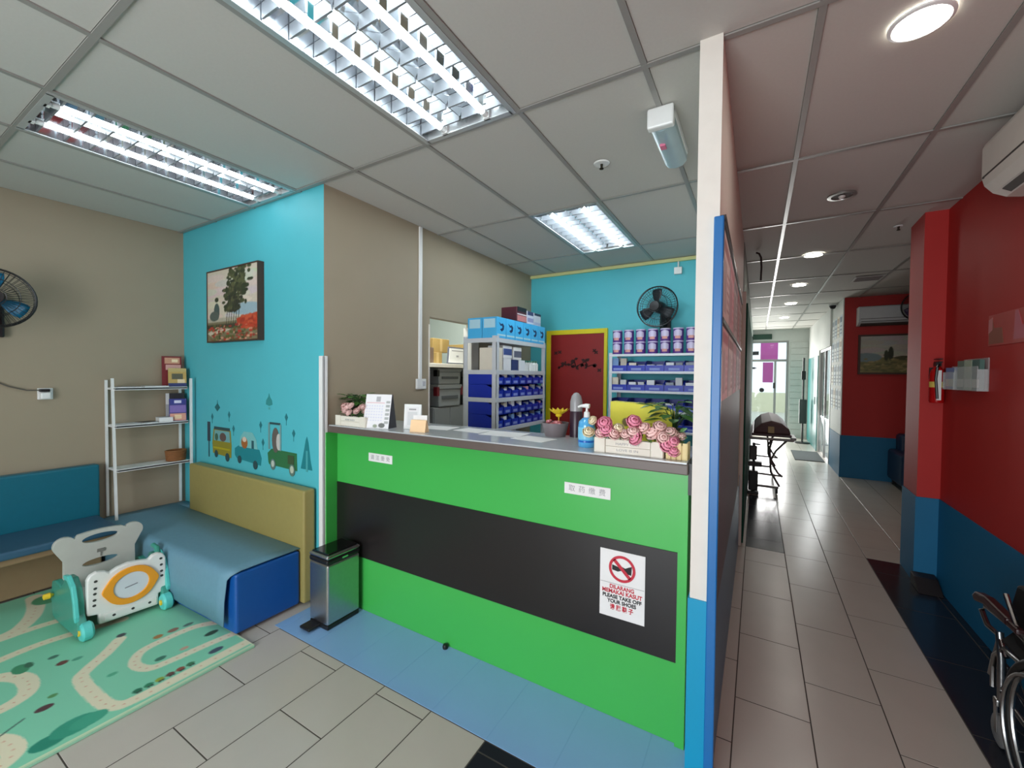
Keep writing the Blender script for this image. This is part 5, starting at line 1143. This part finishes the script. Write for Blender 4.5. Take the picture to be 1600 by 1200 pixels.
# wheelchair, folded against the right wall
t = thing('wheelchair', 'chrome and black folding wheelchair parked against the right wall', 'wheelchair', (.97, 2.2, .001))
TYR = M('black_tyre', (20, 20, 20), .6); SLG = M('black_vinyl_sling', (10, 10, 12), .6, spec=.2); PADM = M('dark_maroon_pad', (44, 14, 16), .4)
def circ_yz(c, r, n=40): return [(c[0], c[1] + r * math.cos(2 * math.pi * i / n), c[2] + r * math.sin(2 * math.pi * i / n)) for i in range(n)]
CHROME = M('dull_chrome', (150, 150, 150), .28, 1.0)
for x in (.85, 1.112):
    inn = 1 if x < 1 else -1; c = (x, 2.06, .272)
    MB().tube(circ_yz(c, .255), .016, 10, closed=True).build('tyre', TYR, t, smooth=True)
    MB().tube(circ_yz(c, .232), .008, 8, closed=True).build('rim', CHROME, t, smooth=True)
    if x < 1: MB().tube(circ_yz((x - .03, c[1], c[2]), (.215)), .007, 8, closed=True).build('push_rim', CHROME, t, smooth=True)
    sp = MB()
    for k in range(20):
        a = 2 * math.pi * k / 20; sp.tube([(x + .012 * (-1) ** k, c[1] + .02 * math.cos(a), c[2] + .02 * math.sin(a)), (x, c[1] + .232 * math.cos(a + .3), c[2] + .232 * math.sin(a + .3))], .0016, 4)
    sp.build('spokes', CHROME, t); MB().cyl((x - .03, c[1], c[2]), (x + .03, c[1], c[2]), .026, 16).build('hub', CHROME, t, smooth=True)
    xf = x + .035 * inn
    MB().tube([(xf, 1.90, .80), (xf, 2.0, .80), (xf, 2.03, .77), (xf, 2.07, .30), (xf, 2.10, .20)], .011, 10).build('rear_frame', CHROME, t, smooth=True)
    MB().tube([(xf, 2.05, .52), (xf, 2.40, .525), (xf, 2.62, .505), (xf, 2.66, .47), (xf, 2.60, .43), (xf, 2.50, .44), (xf, 2.44, .38)], .010, 10).build('arm_frame', CHROME, t, smooth=True)
    MB().tube([(xf, 2.50, .455), (xf, 2.475, .35), (xf, 2.465, .19)], .0135, 10).build('front_upright', CHROME, t, smooth=True)
    MB().tube([(xf, 2.05, .42), (xf, 2.30, .425), (xf, 2.45, .41), (xf, 2.53, .34), (xf, 2.56, .24)], .010, 10).build('seat_rail', CHROME, t, smooth=True)
    MB().tube([(xf, 2.08, .22), (xf, 2.30, .215), (xf, 2.47, .225)], .010, 10).build('lower_rail', CHROME, t, smooth=True)
    MB().tube([(xf, 2.30, .43), (xf, 2.38, .30), (xf, 2.46, .24)], .008, 8).build('brace', CHROME, t, smooth=True)
    MB().box(xf - .018, 2.33, .525, xf + .018, 2.44, .55).prism([(2.40, .524), (2.60, .518), (2.685, .495), (2.705, .515), (2.68, .54), (2.60, .556), (2.40, .556)], 'x', xf - .02, xf + .02).build('arm_pad', PADM, t, bev=.008)
    MB().prism([(2.08, .44), (2.33, .44), (2.375, .50), (2.37, .52), (2.08, .52)], 'x', xf - .004, xf + .004).build('side_guard', SLG, t)
    # caster
    MB().box(xf - .018, 2.455, .16, xf + .018, 2.49, .19).build('fork_crown', CHROME, t, bev=.006)
    for s in (-.016, .012): MB().prism([(2.46, .165), (2.485, .165), (2.475, .055), (2.455, .055)], 'x', xf + s, xf + s + .004).build('fork_blade', STEEL, t)
    MB().lathe([(.001, -.011), (.05, -.011), (.062, -.006), (.062, .006), (.05, .011), (.001, .011)], (xf, 2.465, .0635), 'x', 22).build('caster_wheel', M('grey_caster', (130, 130, 130), .5), t, smooth=True)
    # leg rest
    MB().tube([(xf, 2.50, .42), (xf, 2.545, .30), (xf, 2.54, .20)], .009, 8).build('leg_rest', CHROME, t, smooth=True)
    MB().box(xf + inn * .012, 2.47, .20, xf + inn * .026, 2.55, .33).build('foot_plate', BLACK, t, bev=.004)
    MB().cyl((xf, 1.84, .80), (xf, 1.93, .80), .016, 12).build('grip', BLACK, t, smooth=True)
MB().prism([(.865, .46), (.97, .60), (1.083, .46), (1.083, .45), (.97, .585), (.865, .45)], 'y', 2.06, 2.42).build('seat_sling', SLG, t)
MB().prism([(.865, 2.03), (.97, 2.08), (1.083, 2.03), (1.083, 2.02), (.97, 2.065), (.865, 2.02)], 'z', .48, .80).build('back_sling', SLG, t)
for a, b in (((.865, 2.2, .22), (1.083, 2.2, .43)), ((.865, 2.2, .43), (1.083, 2.2, .22))): MB().tube([a, b], .010, 8).build('cross_brace', CHROME, t, smooth=True)
MB().prism([(2.34, .52), (2.44, .60), (2.40, .70), (2.25, .72), (2.12, .64), (2.12, .52)], 'x', .89, .93).build('folded_cushion', SLG, t, bev=.012)
MB().tube([(.885, 2.16, .525), (.885, 2.30, .515), (.885, 2.38, .55), (.885, 2.46, .63)], .009, 8).build('cushion_rail', CHROME, t, smooth=True)
# far red wall: painting, fan, armchair
t = thing('framed_painting', 'framed landscape with dark cypress trees on the far red wall', 'painting', (1.72, 7.95, 1.56))
MB().holed([(1.28, 1.558), (2.15, 1.558), (2.15, 2.138), (1.28, 2.138)], [[(1.305, 1.583), (2.125, 1.583), (2.125, 2.113), (1.305, 2.113)]], 'y', 7.925, 7.968).build('frame', DKF, t)
MB().box(1.29, 7.94, 1.57, 2.14, 7.967, 2.13).build('canvas', DKF, t)
landscape(.83, .54, 90, 'cypress', 4).build('painted_surface', (1.30, 7.938, 1.578), (.83, 0, 0), (0, 0, .54), t)
wall_fan('dark wall fan half hidden behind the red pillar', (1.85, 7.50, 2.46), R(-15), .20, M('violet_blade', (60, 40, 80), .3), FB)
t = thing('armchair', 'dark navy armchair under the painting of the far red wall', 'armchair', (2.05, 7.6, 0))
NV = M('navy_upholstery', (22, 46, 78), .5)
MB().box(1.66, 7.2, .08, 2.5, 7.9, .33).build('base', NV, t, bev=.03, segs=3)
MB().box(1.80, 7.18, .33, 2.36, 7.72, .42).build('seat_cushion', M('slate_upholstery', (52, 82, 112), .55), t, bev=.03, segs=3)
MB().box(1.72, 7.70, .30, 2.44, 7.93, .72).build('backrest', NV, t, bev=.04, segs=3)
for x in (1.63, 2.37): MB().box(x, 7.2, .08, x + .16, 7.9, .50).build('armrest', NV, t, bev=.04, segs=3)
for x in (1.70, 2.42):
    for y in (7.26, 7.84): MB().box(x - .02, y - .02, 0, x + .02, y + .02, .085).build('foot', BLACK, t)
# posters on the white side of the far red block
PB = [((224, 226, 226), (150, 160, 170)), ((206, 216, 222), (120, 140, 160)), ((226, 220, 206), (170, 150, 130)), ((196, 208, 216), (90, 110, 130))]
n_ = 0
for k in range(4):
    for r_ in range(4):
        y = 8.03 + k * .245; z = 1.0 + r_ * .38; bg, fg = PB[(k * 3 + r_) % 4]
        t = thing('wall_poster', 'paper notice on the white corridor wall, %s column from red corner, %s from bottom' % (ORD[k], ORD[r_]), 'poster', (1.096, y + .1, z), 'notices on the white corridor wall')
        MB().box(1.0955, y, z, 1.0978, y + .21, z + .33).build('sheet', M('notice_%d_%d_%d' % bg, bg, .6), t)
        MB().box(1.0945, y + .02, z + .22, 1.0957, y + .19, z + .30).build('heading', M('notice_ink_%d_%d_%d' % fg, fg, .6), t)
        for q in range(3): MB().box(1.0945, y + .02, z + .04 + q * .055, 1.0957, y + .17, z + .06 + q * .055).build('text_block', M('notice_ink_%d_%d_%d' % fg, fg, .6), t)
# stretcher trolley
t = thing('stretcher_trolley', 'wheeled stretcher with maroon mattress beside the dark green panel', 'stretcher', (.16, 7.0, .001))
MAR = M('maroon_blanket', (98, 74, 76), .6, var=.1); GRF = M('grey_painted_tube', (112, 108, 106), .35, .5)
x0, x1, y0, y1 = -.06, .40, 6.30, 8.0
MB().prism([(x0 + .02, .765), (x0 + .05, .83), (x0 + .12, .90), (.17, .94), (x1 - .12, .91), (x1 - .04, .84), (x1 - .015, .765)], 'y', y0 + .02, y1 - .1).build('mattress', MAR, t, bev=.03, segs=3); mt = COL.objects[-1]
MB().box(x0 + .01, y0 + .015, .735, x1 - .01, y1, .77).build('mattress_base', M('maroon_vinyl', (74, 44, 50), .4), t, bev=.01)
MB().box(.13, y0 + .012, .78, .20, y0 + .03, .865).build('buckle_strap', M('tan_strap', (190, 166, 120), .5), mt, bev=.004)
MB().tube([(x0, y0, .705), (x1, y0, .705), (x1, y1, .705), (x0, y1, .705)], .018, 10, closed=True).build('top_frame', GRF, t)
MB().box(x1 - .01, y0 + .05, .70, x1 + .04, y0 + .45, .73).build('side_rail', GRF, t, bev=.005)
for y in (y0 + .03, y1 - .25):
    MB().tube([(.18, y, .70), (.155, y, .58), (.165, y, .42), (.25, y, .27), (.30, y, .23)], .013, 8).build('leg', GRF, t, smooth=True)
    MB().tube([(.34, y, .70), (.22, y, .55), (.165, y, .42), (.17, y, .28), (.27, y, .10)], .013, 8).build('leg', GRF, t, smooth=True)
    MB().tube([(x0 + .03, y, .245), (.30, y, .235)], .012, 8).build('cross_bar', GRF, t, smooth=True)
    MB().box(x0 + .01, y - .02, .07, .26, y + .02, .10).build('base_bar', GRF, t, bev=.006)
    for x in (x0 + .04, .24): MB().lathe([(.001, -.014), (.036, -.014), (.04, 0), (.036, .014), (.001, .014)], (x, y, .041), 'x', 16).build('wheel', BLACK, t, smooth=True)
MB().box(x0 + .01, y0, .075, .03, y1 - .2, .095).box(.21, y0, .075, .25, y1 - .2, .095).build('base_rail', GRF, t, bev=.004)
t = thing('equipment_stand', 'black equipment stand tucked under the near end of the stretcher', 'equipment stand', (-.02, 6.2, .001))
MB().box(-.085, 6.14, .001, .04, 6.24, .04).build('base', BLACK, t, bev=.01)
MB().cyl((-.02, 6.19, .03), (-.02, 6.19, .66), .016, 12).build('pole', BLACK, t, smooth=True)
MB().box(-.075, 6.15, .05, .03, 6.24, .30).build('lower_unit', BLACK, t, bev=.012)
MB().box(-.08, 6.14, .36, .07, 6.25, .42).build('tray', M('dark_grey_tray', (44, 42, 42), .4), t, bev=.008)
MB().box(-.07, 6.15, .44, .015, 6.23, .62).build('upper_unit', M('dark_grey_unit', (56, 52, 48), .4), t, bev=.012)
MB().box(-.04, 6.13, .64, .05, 6.16, .655).build('handle', BLACK, t)
# slim stand and dark mats near the rear
t = thing('floor_stand', 'slim dark floor stand near the pale boarding at the corridor end', 'stand', (.91, 11.6, .001))
MB().lathe([(.001, 0), (.16, 0), (.15, .02), (.001, .025)], (.91, 11.6, .001), 'z', 18).build('base', BLACK, t, smooth=True)
MB().cyl((.91, 11.6, .02), (.91, 11.6, 1.95), .02, 10).build('pole', M('dark_pole', (80, 76, 76), .4), t, smooth=True)
MB().box(.84, 11.56, .45, .98, 11.64, 1.0).build('dispenser', M('dark_green_box', (40, 60, 56), .4), t, bev=.01)
MB().box(.87, 11.57, 1.45, .95, 11.63, 1.65).build('head', BLACK, t, bev=.01)
o = B(.62, 9.15, .001, 1.06, 10.3, .012).build('door_mat', M('dark_mat', (60, 66, 66), .9), bev=.003); tag(o, 'dark door mat in front of the glass side door', 'mat')
# outside the rear door: pink hanging banner and a pale low wall
t = thing('banner', 'pink banner sign hanging outside the far glass door', 'banner', (.3, 13.2, 1.4))
PKM = M('hot_pink_banner', (240, 110, 200), .6)
B(.06, 13.18, 1.98, .46, 13.21, 2.42).build('upper_sheet', PKM, t); B(.12, 13.18, 1.36, .36, 13.21, 1.90).build('lower_sheet', PKM, t)
MB().cyl((-.6, 13.2, 2.44), (1.4, 13.2, 2.44), .015, 8).build('rail', BLACK, t)
for x in (-.6, 1.4): MB().cyl((x, 13.2, -.2), (x, 13.2, 2.46), .02, 8).build('post', BLACK, t)
MB().box(-.12, 13.18, 2.10, .02, 13.2, 2.20).build('lettering_block', BLKI, t); MB().box(-.16, 13.18, 1.72, -.02, 13.2, 1.77).build('lettering_block', BLKI, t)
struct(B(-6, 24, -.2, 10, 24.3, .75).build('wall_outside', M('pale_yellow_render', (226, 222, 190), .8)))
